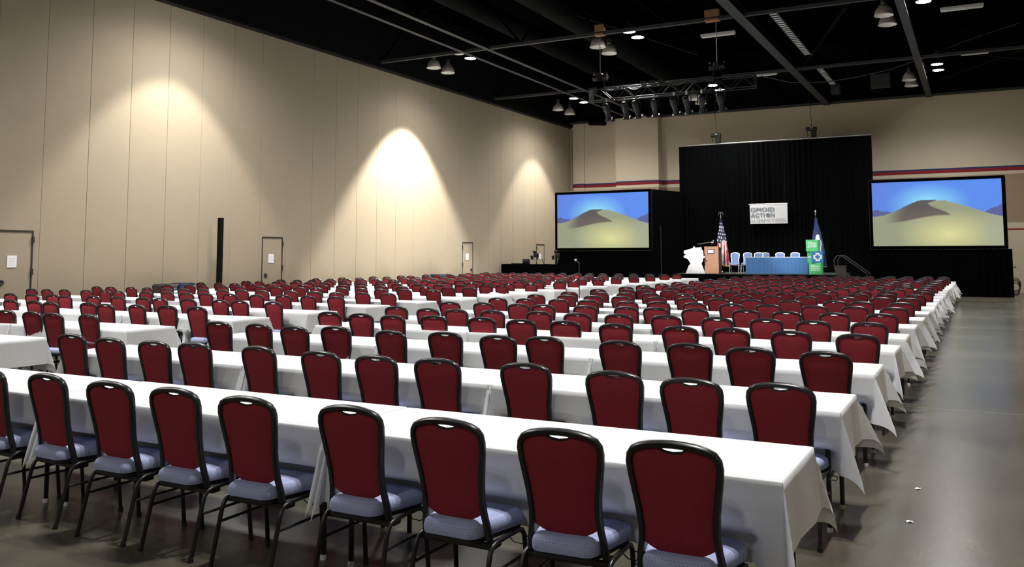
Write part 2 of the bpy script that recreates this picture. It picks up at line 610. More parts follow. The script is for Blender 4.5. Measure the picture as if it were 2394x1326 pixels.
tag(MB().tube([(-16.35, 20, 11.0), (-16.35, 45, 11.0)], 0.38, 14).build('air_duct', 'black'), 'long black air duct above the thin pair of rails', 'duct')
tag(MB().tube([(-13.55, 16, 10.9), (-13.55, 44, 10.9)], 0.45, 14).build('air_duct', 'black'), 'long black air duct over the middle of the hall', 'duct')

# ------------------------------------------------------------------ lamps
LZ = 9.70
led_h = MB().lathe([(0.05, 0.36), (0.06, 0.22), (0.17, 0.16), (0.22, 0.03), (0.228, 0.0)], 20, capb=True, capt=False).mesh('lamp_housing', 'plastic')
led_d = MB().lathe([(0.215, 0.012), (0.215, 0.0)], 24).mesh('lamp_lens', 'lamp', smooth=0)
led_dim = MB().lathe([(0.215, 0.012), (0.215, 0.0)], 24).mesh('lamp_lens', 'dim', smooth=0)
led_s = MB().tube([(0, 0, 0.36), (0, 0, DECK - LZ)], 0.012, 6).mesh('stem', 'deck')
COLS = ((-17.84, 'over the left block'), (-10.7, 'over the centre aisle'), (-1.2, 'over the right aisle'))
ROWS = ((-6.3, -5.4), (5.4, 6.3), (17.2, 18.1), (28.95, 29.85), (40.1, 41.4))  # first row, unseen behind the camera, is added as weak cool fill
for cx_, cn in COLS:
    for ri, ys in enumerate(ROWS):
        for yi, y in enumerate(ys):
            lit = not (cx_ == -17.84 and ri == 3 and yi == 0)
            lab = "%s high-bay lamp %s, %s one of the %s row's pair" % ('lit' if lit else 'unlit', cn, ('nearer', 'farther')[yi], ORD[ri + 1])
            t = thing('high_bay_lamp', lab, 'lamp', (cx_, y, LZ), group='round high-bay lamps')
            link('lamp_housing', led_h, t)
            link('lamp_lens', led_d if lit else led_dim, t)
            link('stem', led_s, t)
            if lit:
                spot('high_bay_light', (cx_, y, LZ - 0.03), (cx_, y, 0), LAMP_W * (1.0 if ri else 0.27), 151, 1.0, (1.0, 0.985, 0.955) if ri else (0.90, 0.95, 1.0), 0.2)

bell_o = MB().lathe([(0.30, 0.0), (0.305, 0.012), (0.29, 0.06), (0.258, 0.17), (0.20, 0.275), (0.125, 0.355), (0.08, 0.38), (0.075, 0.42), (0.0, 0.42)], 28, capb=False, capt=False)
bell_mesh = bell_o.mesh('reflector', 'bell')
bell_in = MB().lathe([(0.295, 0.004), (0.28, 0.06), (0.248, 0.165), (0.19, 0.265), (0.105, 0.34), (0.0, 0.355)], 28, capb=False, capt=False).mesh('reflector_inside', 'bellin')
bell_bal = MB().lathe([(0.07, 0.42), (0.09, 0.44), (0.09, 0.57), (0.03, 0.60), (0.02, 0.64)], 14).mesh('ballast', 'steel')
BZ = 9.52
bell_rod = MB().tube([(0, 0, 0.62), (0, 0, DECK - BZ)], 0.010, 6).mesh('hanger_rod', 'deck')
BELLS = ((-19.7, 30.0, 31.1, 'near the partition wall above the bright wall patch'), (-12.3, 29.9, 31.05, 'left of the lighting truss'), (-2.4, 30.3, 31.6, 'beside the right ceiling beam, nearer the camera'),
         (-19.6, 42.0, 43.5, 'by the far left corner'), (-12.3, 42.4, 43.7, 'behind the lighting truss'), (-2.4, 42.2, 43.7, 'beside the right ceiling beam, near the far wall'))
for bx, ya, yb, where in BELLS:
    for q, y in enumerate((ya, yb)):
        t = thing('bell_lamp', 'unlit bell pendant lamp %s, %s of pair' % (where, ('nearer', 'farther')[q]), 'lamp', (bx, y, BZ), group='bell pendant lamps')
        link('reflector', bell_mesh, t)
        link('reflector_inside', bell_in, t)
        link('ballast', bell_bal, t)
        link('hanger_rod', bell_rod, t)

# wall washers tucked above the girders close to the partition
for q, (y, w) in enumerate(((5.6, 0.8), (17.6, 0.95), (29.6, 4.2), (41.5, 1.1))):
    t = thing('wall_washer', 'small black wall-wash spotlight by the partition, %s from the camera' % ORD[q + 1], 'spotlight', (XL + 2.2, y, 9.76), group='wall-wash spotlights')
    MB().lathe([(0.10, 0.02), (0.11, 0.0), (0.12, 0.05), (0.10, 0.28), (0.03, 0.30)], 16, capb=False).build('housing', 'black', t)
    B(-0.02, 0.02, -0.02, 0.02, 0.3, DECK - 9.76).build('hanger', 'black', t, smooth=0)
    spot('wall_wash_light', (XL + 2.2, y, 9.75), (XL + 2.2, y, 0.0), WASH_W * 1.15 * w, 79, 0.30, (1.0, 0.95, 0.87), 0.09)

# fluorescent strips, cable ladders, hanging boxes, cable
for x0, x1, y, lab in ((-8.59, -7.36, 30.75, 'white fluorescent strip fixture above the lighting truss'), (-0.77, 0.48, 31.1, 'white fluorescent strip fixture at the upper right'), (-8.5, -7.45, 38.6, 'white fluorescent strip fixture beyond the lighting truss'),
                       (-0.3, 0.7, 38.4, 'white fluorescent strip fixture beside the lit pair of lamps')):
    t = thing('fluorescent_strip', lab, 'light fixture', (0, y, 9.6))
    MB().box(x0, x1, -0.10, 0.10, 0.06, 0.14).build('body', 'tubewhite', t, smooth=0)
    for s in (-0.05, 0.05):
        MB().tube([(x0 + 0.03, s, 0.035), (x1 - 0.03, s, 0.035)], 0.02, 8).build('tube', 'tubewhite', t)
    for s in (x0 + 0.2, x1 - 0.2):
        MB().tube([(s, 0, 0.14), (s, 0, DECK - 9.6)], 0.006, 5).build('hanger_wire', 'black', t)
for y0, y1, lab in ((28.7, 35.6, 'white cable ladder hung along the wide ceiling beam'), (38.3, 42.3, 'shorter white cable ladder nearer the far wall')):
    t = thing('cable_ladder', lab, 'cable tray', (-5.62, 0, 9.62))
    for s in (-0.13, 0.13):
        B(s - 0.012, s + 0.012, y0, y1, 0, 0.06).build('side_rail', 'steel', t, smooth=0)
    n = int((y1 - y0) / 0.28)
    for yy in (y0 + 0.4, y1 - 0.4):
        MB().tube([(-0.13, yy, 0.05), (-0.13, yy, DECK - 9.62)], 0.008, 5).build('hanger_rod', 'deck', t)
    rm = B(-0.13, 0.13, -0.05, 0.05, 0.0, 0.02).mesh('rung', 'tubewhite', smooth=0)
    for q in range(n):
        link('rung', rm, t, (0, y0 + 0.15 + q * 0.28, 0.01))
for x0, x1, z0, z1, lab in ((-4.17, -3.31, 9.62, 10.28, 'dark grey loudspeaker box hung near the far wall'), (-5.97, -5.54, 9.5, 9.96, 'small dark loudspeaker box hung over the stage drape')):
    t = thing('hung_loudspeaker', lab, 'loudspeaker', ((x0 + x1) / 2, 44.0, z0))
    w, h = x1 - x0, z1 - z0
    B(-w / 2, w / 2, -0.2, 0.2, 0, h).build('cabinet', 'steel', t, bevel=0.02, smooth=0)
    B(-w / 2 + 0.04, w / 2 - 0.04, -0.215, -0.2, 0.04, h - 0.04).build('grille', 'steel', t, smooth=0)
    for s in (-w / 3, w / 3):
        MB().tube([(s, 0, h), (s, 0, DECK - z0)], 0.008, 5).build('hanger_wire', 'black', t)
cab = [(3.9, 38, 11.2), (1.91, 38, 10.63), (0.8, 38, 10.35), (-0.25, 38, 10.07), (-1.53, 38, 9.62), (-2.85, 38, 9.26), (-4.2, 38, 9.06), (-5.36, 38, 8.98), (-6.8, 38, 9.1), (-8.0, 38, 9.5)]
tag(MB().tube(cab, 0.022, 8).build('ceiling_cable', 'steel'), 'dark cable sagging under the ceiling on the right', 'cable')

# ------------------------------------------------------------------ lighting truss with hoists and stage lanterns
TY = 27.8
tr = thing('lighting_truss', 'black box lighting truss hung before the stage', 'truss', (0, TY, 7.08))
TX0, TX1, TH = -11.7, -6.05, 0.38
for zz in (0, TH):
    for yy in (-0.19, 0.19):
        MB().tube([(TX0, yy, zz), (TX1, yy, zz)], 0.025, 8).build('main_tube', 'rig', tr)
n = 14
for q in range(n):
    xa, xb = TX0 + (TX1 - TX0) * q / n, TX0 + (TX1 - TX0) * (q + 1) / n
    za, zb = (0, TH) if q % 2 == 0 else (TH, 0)
    for yy in (-0.19, 0.19):
        MB().tube([(xa, yy, za), (xb, yy, zb)], 0.012, 6).build('lacing', 'rig', tr)
    MB().tube([(xa, -0.19, TH), (xb, 0.19, TH)], 0.012, 6).build('lacing', 'rig', tr)
for xe in (TX0, TX1):
    MB().box(xe - 0.012, xe + 0.012, -0.21, 0.21, -0.02, TH + 0.02).build('end_frame', 'rig', tr, smooth=0)
cl = MB()
for q, (xa, dip) in enumerate(((-11.2, .1), (-10.4, .16), (-9.6, .1), (-8.9, .14), (-8.1, .12))):
    cl.tube([(xa + 0.75 * i / 8, -0.15, TH + 0.03 - dip * sin(pi * i / 8)) for i in range(9)], 0.018, 6)
cl.build('cable_loop', 'rig', tr)
for q, xc in enumerate((-9.75, -9.45, -9.15)):
    MB().box(xc - 0.11, xc + 0.11, -0.13, 0.13, TH + 0.03, TH + 0.13).build('cable_bundle', 'steel', tr, smooth=0)
for q, (xh, z0, wx, lab) in enumerate(((-11.35, 7.74, (-11.51, -11.18), 'left'), (-7.26, 7.70, (-7.62, -7.14), 'right'))):
    t = thing('chain_hoist', 'black chain hoist over the %s end of the lighting truss' % lab, 'hoist', (xh, TY, z0))
    MB().tube([(-0.26, 0, 0.16), (0.26, 0, 0.16)], 0.11, 14).build('motor', 'rig', t)
    MB().box(-0.1, 0.1, -0.12, 0.12, 0.03, 0.29).build('gearbox', 'rig', t, bevel=0.02, smooth=0)
    for s in (-0.24, 0.24):
        MB().tube([(s, 0, 0.27), (s, 0, 0.32)], 0.02, 8).build('cap', 'alu', t)
    MB().tube([(0, 0, 0.29), (0, 0, 9.4 - z0)], 0.014, 6).build('chain', 'alu', t)
    MB().lathe([(0.10, -0.34), (0.13, -0.3), (0.14, -0.02), (0.10, 0.02)], 14).build('chain_bag', 'velour', t)
    pd_ = thing('girder_pad', 'orange-brown protective wrap on the girder above the %s hoist' % lab, 'wrap', ((wx[0] + wx[1]) / 2, TY, TRUSS_Z))
    hw = (wx[1] - wx[0]) / 2
    MB().box(-hw, hw, -0.12, 0.12, -0.03, 0.36).build('wrap', 'wrap', pd_, bevel=0.015, smooth=0)
    MB().box(-hw - 0.01, hw + 0.01, -0.125, 0.125, 0.05, 0.09).build('strap', 'rig', pd_, smooth=0)
body_m = MB().lathe([(0.05, -0.30), (0.095, -0.26), (0.10, 0.0), (0.085, 0.02), (0.085, 0.22), (0.10, 0.24), (0.10, 0.30)], 16).mesh('lantern_body', 'rig')
gel_m = MB().box(-0.12, 0.12, -0.12, 0.12, 0.30, 0.33).mesh('gel_frame', 'steel', smooth=0)
yoke_m = MB().tube([(-0.14, 0, 0.0), (-0.14, 0, 0.28), (-0.10, 0, 0.33), (0.10, 0, 0.33), (0.14, 0, 0.28), (0.14, 0, 0.0)], 0.014, 6).mesh('yoke', 'rig')
clamp_m = MB().box(-0.03, 0.03, -0.04, 0.04, 0.33, 0.44).mesh('clamp', 'alu', smooth=0)
LANT = [-11.04, -10.38, -9.98, -9.34, -8.66, -8.23, -7.73, -7.12]
for q, x in enumerate(LANT):
    t = thing('stage_lantern', 'black stage lantern hanging from the lighting truss, %s from the left' % ORD[q + 1], 'stage light', (x, TY - 0.19, 6.66), group='stage lanterns on the truss')
    bo = link('lantern_body', body_m, t)
    aim = Vector((-0.12 + 0.35 * rnd.random(), 0.75, -1.0)).to_track_quat('Z', 'Y').to_euler()
    bo.rotation_euler = aim
    link('gel_frame', gel_m, bo)
    link('yoke', yoke_m, t)
    link('clamp', clamp_m, t)
for q, (x, tx) in enumerate(((-10.8, -11.0), (-9.2, -8.2), (-7.4, -6.6))):
    spot('stage_light', (x, TY + 0.25, 6.55), (tx, 40.2, 1.9), STAGE_W, 17 if q != 1 else 20, 0.6, (0.97, 0.98, 1.0), 0.1)

# ================================================================== STAGE END
STG_Z, STG_Y0, STG_Y1, STG_X0, STG_X1 = 0.92, 38.35, 43.3, -12.1, -5.25
stg = thing('stage', 'low dark carpeted stage platform in front of the black drape', 'stage', ((STG_X0 + STG_X1) / 2, STG_Y0, 0))
hw = (STG_X1 - STG_X0) / 2
ndk = 6
for q in range(ndk):
    xa = -hw + 2 * hw * q / ndk
    B(xa + 0.004, xa + 2 * hw / ndk - 0.004, 0, STG_Y1 - STG_Y0, STG_Z - 0.10, STG_Z).build('deck_panel', 'carpet', stg, smooth=0)


def pleat(x0, x1, z0, z1, amp=0.05, wl=0.28, y=0.0, ph=0.0, flare=0.0, seg=6, nz=3):
    n = max(4, int((x1 - x0) / wl * seg))
    pts = []
    for j in range(nz):
        z = z1 + (z0 - z1) * j / (nz - 1)
        for i in range(n):
            x = x0 + (x1 - x0) * i / (n - 1)
            a = amp * (0.6 + 0.4 * j / (nz - 1)) * (0.75 + 0.25 * sin(x * 2.3 + ph))
            pts.append((x, y - a * (0.5 + 0.5 * sin(2 * pi * (x - x0) / wl + ph)) - flare * j / (nz - 1), z))
    m = MB()
    m.quad_grid(pts, n, nz)
    o = len(m.v)
    m.v += [(p[0], p[1] + 0.012, p[2]) for p in pts]
    m.f += [tuple(o + i for i in f[::-1]) for f in list(m.f)]
    # close rim
    rim = [i for i in range(n)] + [j * n + n - 1 for j in range(1, nz)] + [(nz - 1) * n + i for i in range(n - 2, -1, -1)] + [j * n for j in range(nz - 2, 0, -1)]
    for a, b2 in zip(rim, rim[1:] + rim[:1]):
        m.f.append((b2, a, o + a, o + b2))
    return m


pleat(-hw, hw, 0.01, STG_Z - 0.02, 0.02, 0.12, -0.03).build('front_skirt', 'velour', stg)
B(hw - 0.01, hw + 0.01, 0, STG_Y1 - STG_Y0, 0.01, STG_Z - 0.02).build('side_skirt', 'velour', stg, smooth=0)
B(-hw - 0.01, -hw + 0.01, 0, STG_Y1 - STG_Y0, 0.01, STG_Z - 0.02).build('side_skirt', 'velour', stg, smooth=0)

DY = 43.5
dr = thing('stage_drape', 'tall black velour drape hung behind the stage', 'drape', (-8.8, DY, 0))
for q in range(6):
    xa = -4.6 + q * 9.2 / 6
    pleat(xa - 0.02, xa + 9.2 / 6 + 0.02, 0.02, 7.32, 0.10, 0.24, ph=q * 1.3).build('drape_panel', 'velour', dr)
MB().tube([(-4.62, -0.02, 7.36), (4.62, -0.02, 7.36)], 0.035, 10).build('top_pipe', 'alu', dr)
for q, (xh, lab) in enumerate(((-11.46, 'left'), (-6.83, 'right'))):
    t = thing('drape_hoist', 'black chain hoist holding the %s half of the stage drape' % lab, 'hoist', (xh, DY, 7.4))
    MB().tube([(-0.27, 0, 0.40), (0.22, 0, 0.40)], 0.10, 14).build('motor', 'rig', t)
    MB().box(-0.04, 0.20, -0.10, 0.10, 0.0, 0.34).build('gearbox', 'rig', t, bevel=0.02, smooth=0)
    MB().tube([(-0.2, 0, 0.3), (-0.2, 0, 0.02)], 0.012, 6).build('slack_chain', 'rig', t)
    MB().tube([(0, 0, 0.48), (-0.12, 0, TRUSS_Z + 0.8 - 7.4)], 0.012, 6).build('chain', 'rig', t)
    MB().tube([(-0.05, -0.1, 0.45), (0.05, -0.1, 0.45)], 0.025, 8).build('cap', 'alu', t)

# ---- projection screens
SW, SH = 5.2, 3.0


def screen_picture():
    """generic dune under a blue sky, drawn into the colour attribute (flat print)"""
    nu, nv = 160, 92
    pts, cols = [], []

    def lin(c):
        return tuple((x / 255.0) ** 2.2 for x in c)

    def mix(a, b2, t):
        t = max(0, min(1, t))
        return tuple(x + (y - x) * t for x, y in zip(a, b2))
    for j in range(nv):
        v = j / (nv - 1)
        for i in range(nu):
            u = i / (nu - 1)
            pts.append((u * 4.96 - 2.48, 0.0, v * 2.76))
            # sky
            c = mix((92, 140, 235), (150, 232, 250), max(0, 1 - sqrt((1.25 * (u - 0.44)) ** 2 + (1.3 * (v - 0.66)) ** 2) / 0.42))
            c = mix(c, (104, 118, 205), 0.55 * max(0, 0.35 - u) / 0.35 * v)
            # far hills
            hl = 0.52 + 0.05 * max(0, 1 - abs(u - 0.04) / 0.11) + 0.008 * sin(u * 60)
            hr = 0.46 + 0.16 * max(0, (u - 0.80) / 0.2) + 0.006 * sin(u * 70)
            if (u < 0.2 and v < hl) or (u > 0.76 and v < hr):
                c = (92, 98, 150)
            # dune outline
            if u < 0.42:
                d = 0.47 + 0.24 * smooth(0.02, 0.42, u) ** 1.15
            elif u < 0.58:
                d = 0.71 - 0.012 * (u - 0.42) / 0.16
            else:
                d = 0.698 - 0.27 * smooth(0.50, 1.08, u) * 1.02
            if v < d:
                lit = mix((150, 155, 128), (222, 218, 152), max(0, 1 - sqrt((u - 0.6) ** 2 + (1.1 * (v - 0.18)) ** 2) / 0.42))
                lit = mix(lit, (168, 172, 148), 0.6 * smooth(0.75, 1.0, u))
                c = lit
                # shaded slip face: left of the crest line that curls right
                crest = 0.45 + 0.17 * smooth(0.66, 0.46, v) if v < 0.66 else 0.45 + 1.6 * (v - 0.66)
                low = 0.34 + 0.10 * smooth(0.15, 0.62, u) + 0.03 * sin((u - 0.1) * 5)
                if u < crest and v > low:
                    sh = mix((108, 100, 92), (92, 86, 86), (v - low) * 5)
                    c = mix(lit, sh, smooth(0.0, 0.03, v - low) * smooth(0.0, 0.012, crest - u) * smooth(0.08, 0.26, u - 0.25 * max(0, v - 0.42)))
            cols.append(lin(c))
    m = MB()
    m.quad_grid(pts, nu, nv)
    return m.mesh('projected_picture', 'screen', smooth=0, colors=cols)


pic = screen_picture()
for xs, lab in ((-16.72, 'left'), (-1.52, 'right')):
    t = thing('projection_screen', 'large projection screen showing a desert dune, %s of the stage' % lab, 'screen', (xs, 41.0, 2.0))
    po = link('picture', pic, t, (0, -0.03, 0.12))
    fr = MB().box(-SW / 2, SW / 2, -0.05, 0.05, 0, 0.12).box(-SW / 2, SW / 2, -0.05, 0.05, SH - 0.12, SH).box(-SW / 2, -SW / 2 + 0.12, -0.05, 0.05, 0.12, SH - 0.12).box(SW / 2 - 0.12, SW / 2, -0.05, 0.05, 0.12, SH - 0.12)
    fr.build('border', 'velour', t, smooth=0)
    B(-SW / 2 + 0.1, SW / 2 - 0.1, 0.0, 0.03, 0.1, SH - 0.1).build('backing', 'black', t, smooth=0)
    rim = MB()
    for pth in ([(-SW / 2, 0.02, SH + 0.012), (SW / 2, 0.02, SH + 0.012)], [(-SW / 2, -0.02, -0.02), (SW / 2, -0.02, -0.02)], [(-SW / 2 - 0.012, 0.03, 0), (-SW / 2 - 0.012, 0.03, SH)], [(SW / 2 + 0.012, 0.03, 0), (SW / 2 + 0.012, 0.03, SH)]):
        rim.tube(pth, 0.014, 6)
    rim.build('frame_tube', 'brass', t)
    for s in (-SW / 2 + 0.1, SW / 2 - 0.1):
        MB().tube([(s, 0.25, -2.0), (s, 0.06, 0.0)], 0.025, 8).build('leg', 'alu', t)
    k2 = thing('screen_skirt', 'black drape skirt under the %s projection screen' % lab, 'drape', (xs, 41.0, 0))
    for q in range(4):
        xa = -SW / 2 + q * SW / 4
        e = 0.0 if not (lab == 'right' and q == 3) else 0.14
        pleat(xa - 0.01, xa + SW / 4 + 0.01 + e, 0.01, 1.985, 0.07, 0.26, ph=q, flare=0.06).build('skirt_panel', 'velour', k2)
    bl = thing('screen_back_drape', 'black drape closing off the space behind the %s screen' % lab, 'drape', (xs, 41.3, 0))
    for q in range(4):
        xa = -SW / 2 + q * SW / 4
        pleat(xa - 0.01, xa + SW / 4 + 0.01, 0.01, 4.98 if lab == 'left' else 4.9, 0.05, 0.3, ph=q * 2).build('drape_panel', 'velour', bl)
    if lab == 'left':
        bl.location.y = 41.3
# side return drape between the left screen and the stage drape
sd = thing('return_drape', 'black drape running back from the left screen to the stage drape', 'drape', (-14.1, 41.05, 0))
L = sqrt(0.75 ** 2 + 2.45 ** 2)
sd.rotation_euler = (0, 0, math.atan2(2.45, 0.75))
for q in range(3):
    pleat(q * L / 3 - 0.01, (q + 1) * L / 3 + 0.01, 0.01, 5.0, 0.06, 0.22, ph=q * 2).build('drape_panel', 'velour', sd)
MB().tube([(0.55, -0.12, 0.0), (0.55, -0.12, 3.2)], 0.022, 8).build('upright_pipe', 'steel', sd)


# ---- writing
def text_mesh(name, body, size, mat, bold=0.0, depth=0.002, align='LEFT', space=1.0):
    cu = bpy.data.curves.new(name, 'FONT')
    cu.body = body
    cu.size = size
    cu.extrude = depth
    cu.offset = bold
    cu.align_x = align
    cu.space_character = space
    cu.resolution_u = 3
    o = bpy.data.objects.new(name, cu)
    COL.objects.link(o)
    dg = bpy.context.evaluated_depsgraph_get()
    me = bpy.data.meshes.new_from_object(o.evaluated_get(dg))
    bpy.data.objects.remove(o)
    me.name = name
    me.materials.clear()
    me.materials.append(M[mat])
    return me


def text(name, body, size, mat, parent, loc, width=None, height=None, rotz=0.0, **kw):
    """lettering standing upright, facing -Y of its parent; fitted to width/height"""
    me = text_mesh(name, body, size, mat, **kw)
    xs_ = [v.co.x for v in me.vertices]
    ys_ = [v.co.y for v in me.vertices]
    sx = width / (max(xs_) - min(xs_)) if width else 1.0
    sy = height / (max(ys_) - min(ys_)) if height else sx
    x0, y0 = min(xs_), min(ys_)
    for v in me.vertices:
        v.co = Vector(((v.co.x - x0) * sx, -v.co.z, (v.co.y - y0) * sy))
    o = link(name, me, parent, loc, rotz)
    return o


bn = thing('summit_banner', 'white summit banner hung on the black stage drape', 'banner', (-8.93, DY - 0.22, 3.27))
BWD, BHT = 1.80, 0.96
nb = 24
pts = []
for j in range(8):
    for i in range(nb):
        u, v = i / (nb - 1), j / 7
        pts.append(((u - 0.5) * BWD * (1 - 0.02 * (1 - v) * (1 if u < 0.5 else 0.2)), 0.012 * sin(u * 9 + v * 2) * (1 - v) - 0.02, v * BHT))
mb = MB()
mb.quad_grid(pts, nb, 8)
o_ = len(mb.v)
mb.v += [(p[0], p[1] + 0.006, p[2]) for p in pts]
mb.f += [tuple(o_ + i for i in f[::-1]) for f in list(mb.f)]
mb.build('sheet', 'paper', bn)
MB().tube([(-0.96, -0.01, BHT + 0.01), (0.92, -0.01, BHT + 0.01)], 0.02, 8).build('top_bar', 'alu', bn)
for s in (-0.8, 0.8):
    MB().tube([(s, -0.01, BHT + 0.02), (s, 0.19, 7.36 - 3.27)], 0.004, 5).build('hanging_cord', 'plastic', bn)
text('lettering', 'OPIOID', 0.3, 'ink', bn, (-0.86, -0.042, 0.60), 1.15, 0.20, bold=0.004)
text('lettering', 'ACTI', 0.3, 'ink', bn, (-0.85, -0.042, 0.335), 0.66, 0.19, bold=0.004)
text('lettering', 'N', 0.3, 'ink', bn, (0.10, -0.042, 0.335), 0.18, 0.19, bold=0.004)
text('lettering', 'SUMMIT', 0.3, 'inklight', bn, (-0.85, -0.042, 0.06), 1.13, 0.20, bold=-0.006)
rg = MB()
for rr_ in (0.025, 0.05, 0.075, 0.095):
    rg.tube([(-0.03 + rr_ * cos(a * pi / 12), -0.04, 0.43 + rr_ * sin(a * pi / 12)) for a in range(24)], 0.006, 5, closed=True, up=(0, 1, 0))
rg.build('ring_letter', 'ink', bn)
sc_ = MB()
for (xa, xb, zz, ff) in ((0.36, 0.80, 0.235, 34), (0.33, 0.82, 0.125, 30)):
    sc_.tube([(xa + (xb - xa) * i / 60, -0.04, zz + 0.022 * sin(i / 60 * ff) * (1.3 if i % 13 < 4 else 0.8)) for i in range(61)], 0.006, 5, up=(0, 1, 0))
sc_.build('script_line', 'ink', bn)

# ---- lectern with its plate, microphones
lc = thing('lectern', 'wooden lectern with a small blue and white plate', 'lectern', (-10.62, 39.0, STG_Z))
LW = 0.64
B(-LW / 2, LW / 2, 0, 0.02, 0.0, 1.19).build('front_panel', 'wood', lc, smooth=0)
for s in (-1, 1):
    B(s * LW / 2 - (0.02 if s > 0 else 0), s * LW / 2 + (0 if s > 0 else 0.02), 0.02, 0.55, 0.0, 1.17).build('side_panel', 'wooddark', lc, smooth=0)
MB().prism([(0.0, 1.15), (0.0, 1.19), (0.0, 1.19)], 0, 1) if False else None
tp = MB()
tp.v = [(-LW / 2 - 0.01, -0.01, 1.19), (LW / 2 + 0.01, -0.01, 1.19), (LW / 2 + 0.01, 0.56, 1.13), (-LW / 2 - 0.01, 0.56, 1.13), (-LW / 2 - 0.01, -0.01, 1.21), (LW / 2 + 0.01, -0.01, 1.21), (LW / 2 + 0.01, 0.56, 1.15), (-LW / 2 - 0.01, 0.56, 1.15)]
tp.f = [(0, 3, 2, 1), (4, 5, 6, 7), (0, 1, 5, 4), (1, 2, 6, 5), (2, 3, 7, 6), (3, 0, 4, 7)]
tp.build('sloped_top', 'wood', lc, smooth=0)
B(-0.30, 0.30, 0.05, 0.5, 0.55, 0.57).build('shelf', 'wooddark', lc, smooth=0)
pl = B(-0.18, 0.14, -0.012, 0.0, 0.88, 1.09).build('name_plate', 'navy', lc, smooth=0)
B(-0.155, 0.105, -0.015, -0.012, 0.925, 1.055).build('white_field', 'white', pl, smooth=0)
MB().tube([(0.0, 0.30, 1.17), (-0.02, 0.26, 1.27), (-0.08, 0.2, 1.33), (-0.10, 0.3, 1.36)], 0.006, 6).build('gooseneck', 'plastic', lc)
bm = thing('boom_microphone', 'silver boom microphone stand behind the lectern', 'microphone stand', (-11.28, 39.6, STG_Z))
MB().lathe([(0.14, 0), (0.14, 0.02), (0.03, 0.04)], 18).build('base', 'plastic', bm)
MB().tube([(0, 0, 0.03), (0, 0, 1.34)], 0.012, 8).build('pole', 'plastic', bm)
MB().tube([(-0.16, 0, 1.325), (0.56, 0, 1.435)], 0.010, 8).build('boom', 'alu', bm)
MB().lathe([(0.015, -0.08), (0.02, 0.0), (0.035, 0.02), (0.035, 0.05), (0.0, 0.07)], 12, c=(0.60, 0, 1.45), capt=False).build('capsule', 'alu', bm)
MB().box(0.50, 0.60, -0.015, 0.015, 1.38, 1.44).build('clip', 'alu', bm, smooth=0)

# ---- plain white cut-out board
out_px = [(1604, 641), (1612, 622), (1616, 619), (1612, 611), (1609, 607), (1601, 604), (1600, 601), (1606, 596), (1601, 595), (1601, 588), (1622, 582), (1624, 577.5), (1628, 581), (1641, 580), (1642, 586), (1645, 588), (1646, 601), (1650, 601), (1649, 604), (1645, 606), (1644, 613), (1641, 618), (1649, 641)]
wb = thing('cutout_board', 'blank white cut-out display board beside the lectern', 'display board', (-11.27, 38.6, STG_Z))
poly = [((px - 1626) * 0.0200, max(0.0, (641 - py) * 0.0194)) for px, py in out_px]
MB().prism(poly, 0, 0.03).build('board', 'white', wb, smooth=0)
MB().box(-0.02, 0.02, 0.03, 0.35, 0.0, 0.02).box(-0.02, 0.02, 0.03, 0.05, 0.0, 0.6).build('easel_foot', 'wooddark', wb, smooth=0)


# ---- flags on poles
def flag(label, x, y, topz, lean, colour_fn, finial):
    t = thing('flag', label, 'flag', (x, y, STG_Z))
    H = topz - STG_Z
    MB().lathe([(0.16, 0), (0.16, 0.02), (0.05, 0.07), (0.02, 0.10)], 18).build('stand', 'brass', t)
    MB().tube([(0, 0, 0.06), (lean, 0, H - 0.12)], 0.014, 8).build('pole', 'wooddark', t)
    if finial == 'eagle':
        f = MB()
        f.lathe([(0.016, -0.26), (0.03, -0.18), (0.014, -0.10), (0.014, -0.02), (0.0, 0.03)], 10, c=(lean, 0, H), capt=False)
        for s in (-1, 1):
            f.tube([(lean, 0, H - 0.01), (lean + s * 0.04, 0, H + 0.03), (lean + s * 0.085, 0, H - 0.01), (lean + s * 0.105, 0, H - 0.09)], 0.013, 6)
        f.build('eagle_finial', 'alu', t)
    else:
        MB().lathe([(0.012, -0.18), (0.03, -0.12), (0.015, -0.06), (0.04, -0.01), (0.0, 0.08)], 10, c=(lean, 0, H), capt=False).build('spear_finial', 'alu', t)
    nu, nv = 60, 70
    pts, cols = [], []
    for j in range(nv):
        v = j / (nv - 1)
        w = 0.05 + 0.16 * smooth(0.0, 0.55, v) + 0.05 * smooth(0.4, 1, v)
        for i in range(nu):
            a = 2 * pi * i / nu
            rr2 = w * (1 + 0.16 * sin(5 * a + v * 3) + 0.10 * sin(9 * a - v * 4))
            bot = 0.30 + 0.22 * (0.5 - 0.5 * cos(a + 0.4))
            z = (H - 0.30) * (1 - v) + bot * v
            cx2 = lean * z / H + 0.06 * v
            pts.append((cx2 + rr2 * cos(a), rr2 * 0.7 * sin(a), z))
            cols.append(colour_fn(i / nu, v))
    m = MB()
    m.quad_grid(pts, nu, nv, wrap_u=True)
    link('cloth', m.mesh('cloth', 'print', smooth=60, colors=cols), t)
    fr_ = MB()
    fr_.tube([pts[(nv - 1) * nu + i] for i in range(nu)], 0.022, 6, closed=True)
    fr_.build('gold_fringe', 'gold', t)
    return t


def stars_stripes(u, v):
    white, red, blue = (0.85, 0.84, 0.84), (0.42, 0.015, 0.03), (0.012, 0.016, 0.06)
    if v < 0.50 + 0.06 * sin(u * 2 * pi * 2) and not (0.52 < u < 0.60 and v > 0.36):
        s = (int(v * 26) % 2 == 0) and (int(u * 20 + (int(v * 26) // 2) % 2) % 2 == 0) and v > 0.05
        return (0.7, 0.7, 0.72) if s else blue
    return red if int((u * 9 + v * 0.9) * 2) % 2 == 0 else white


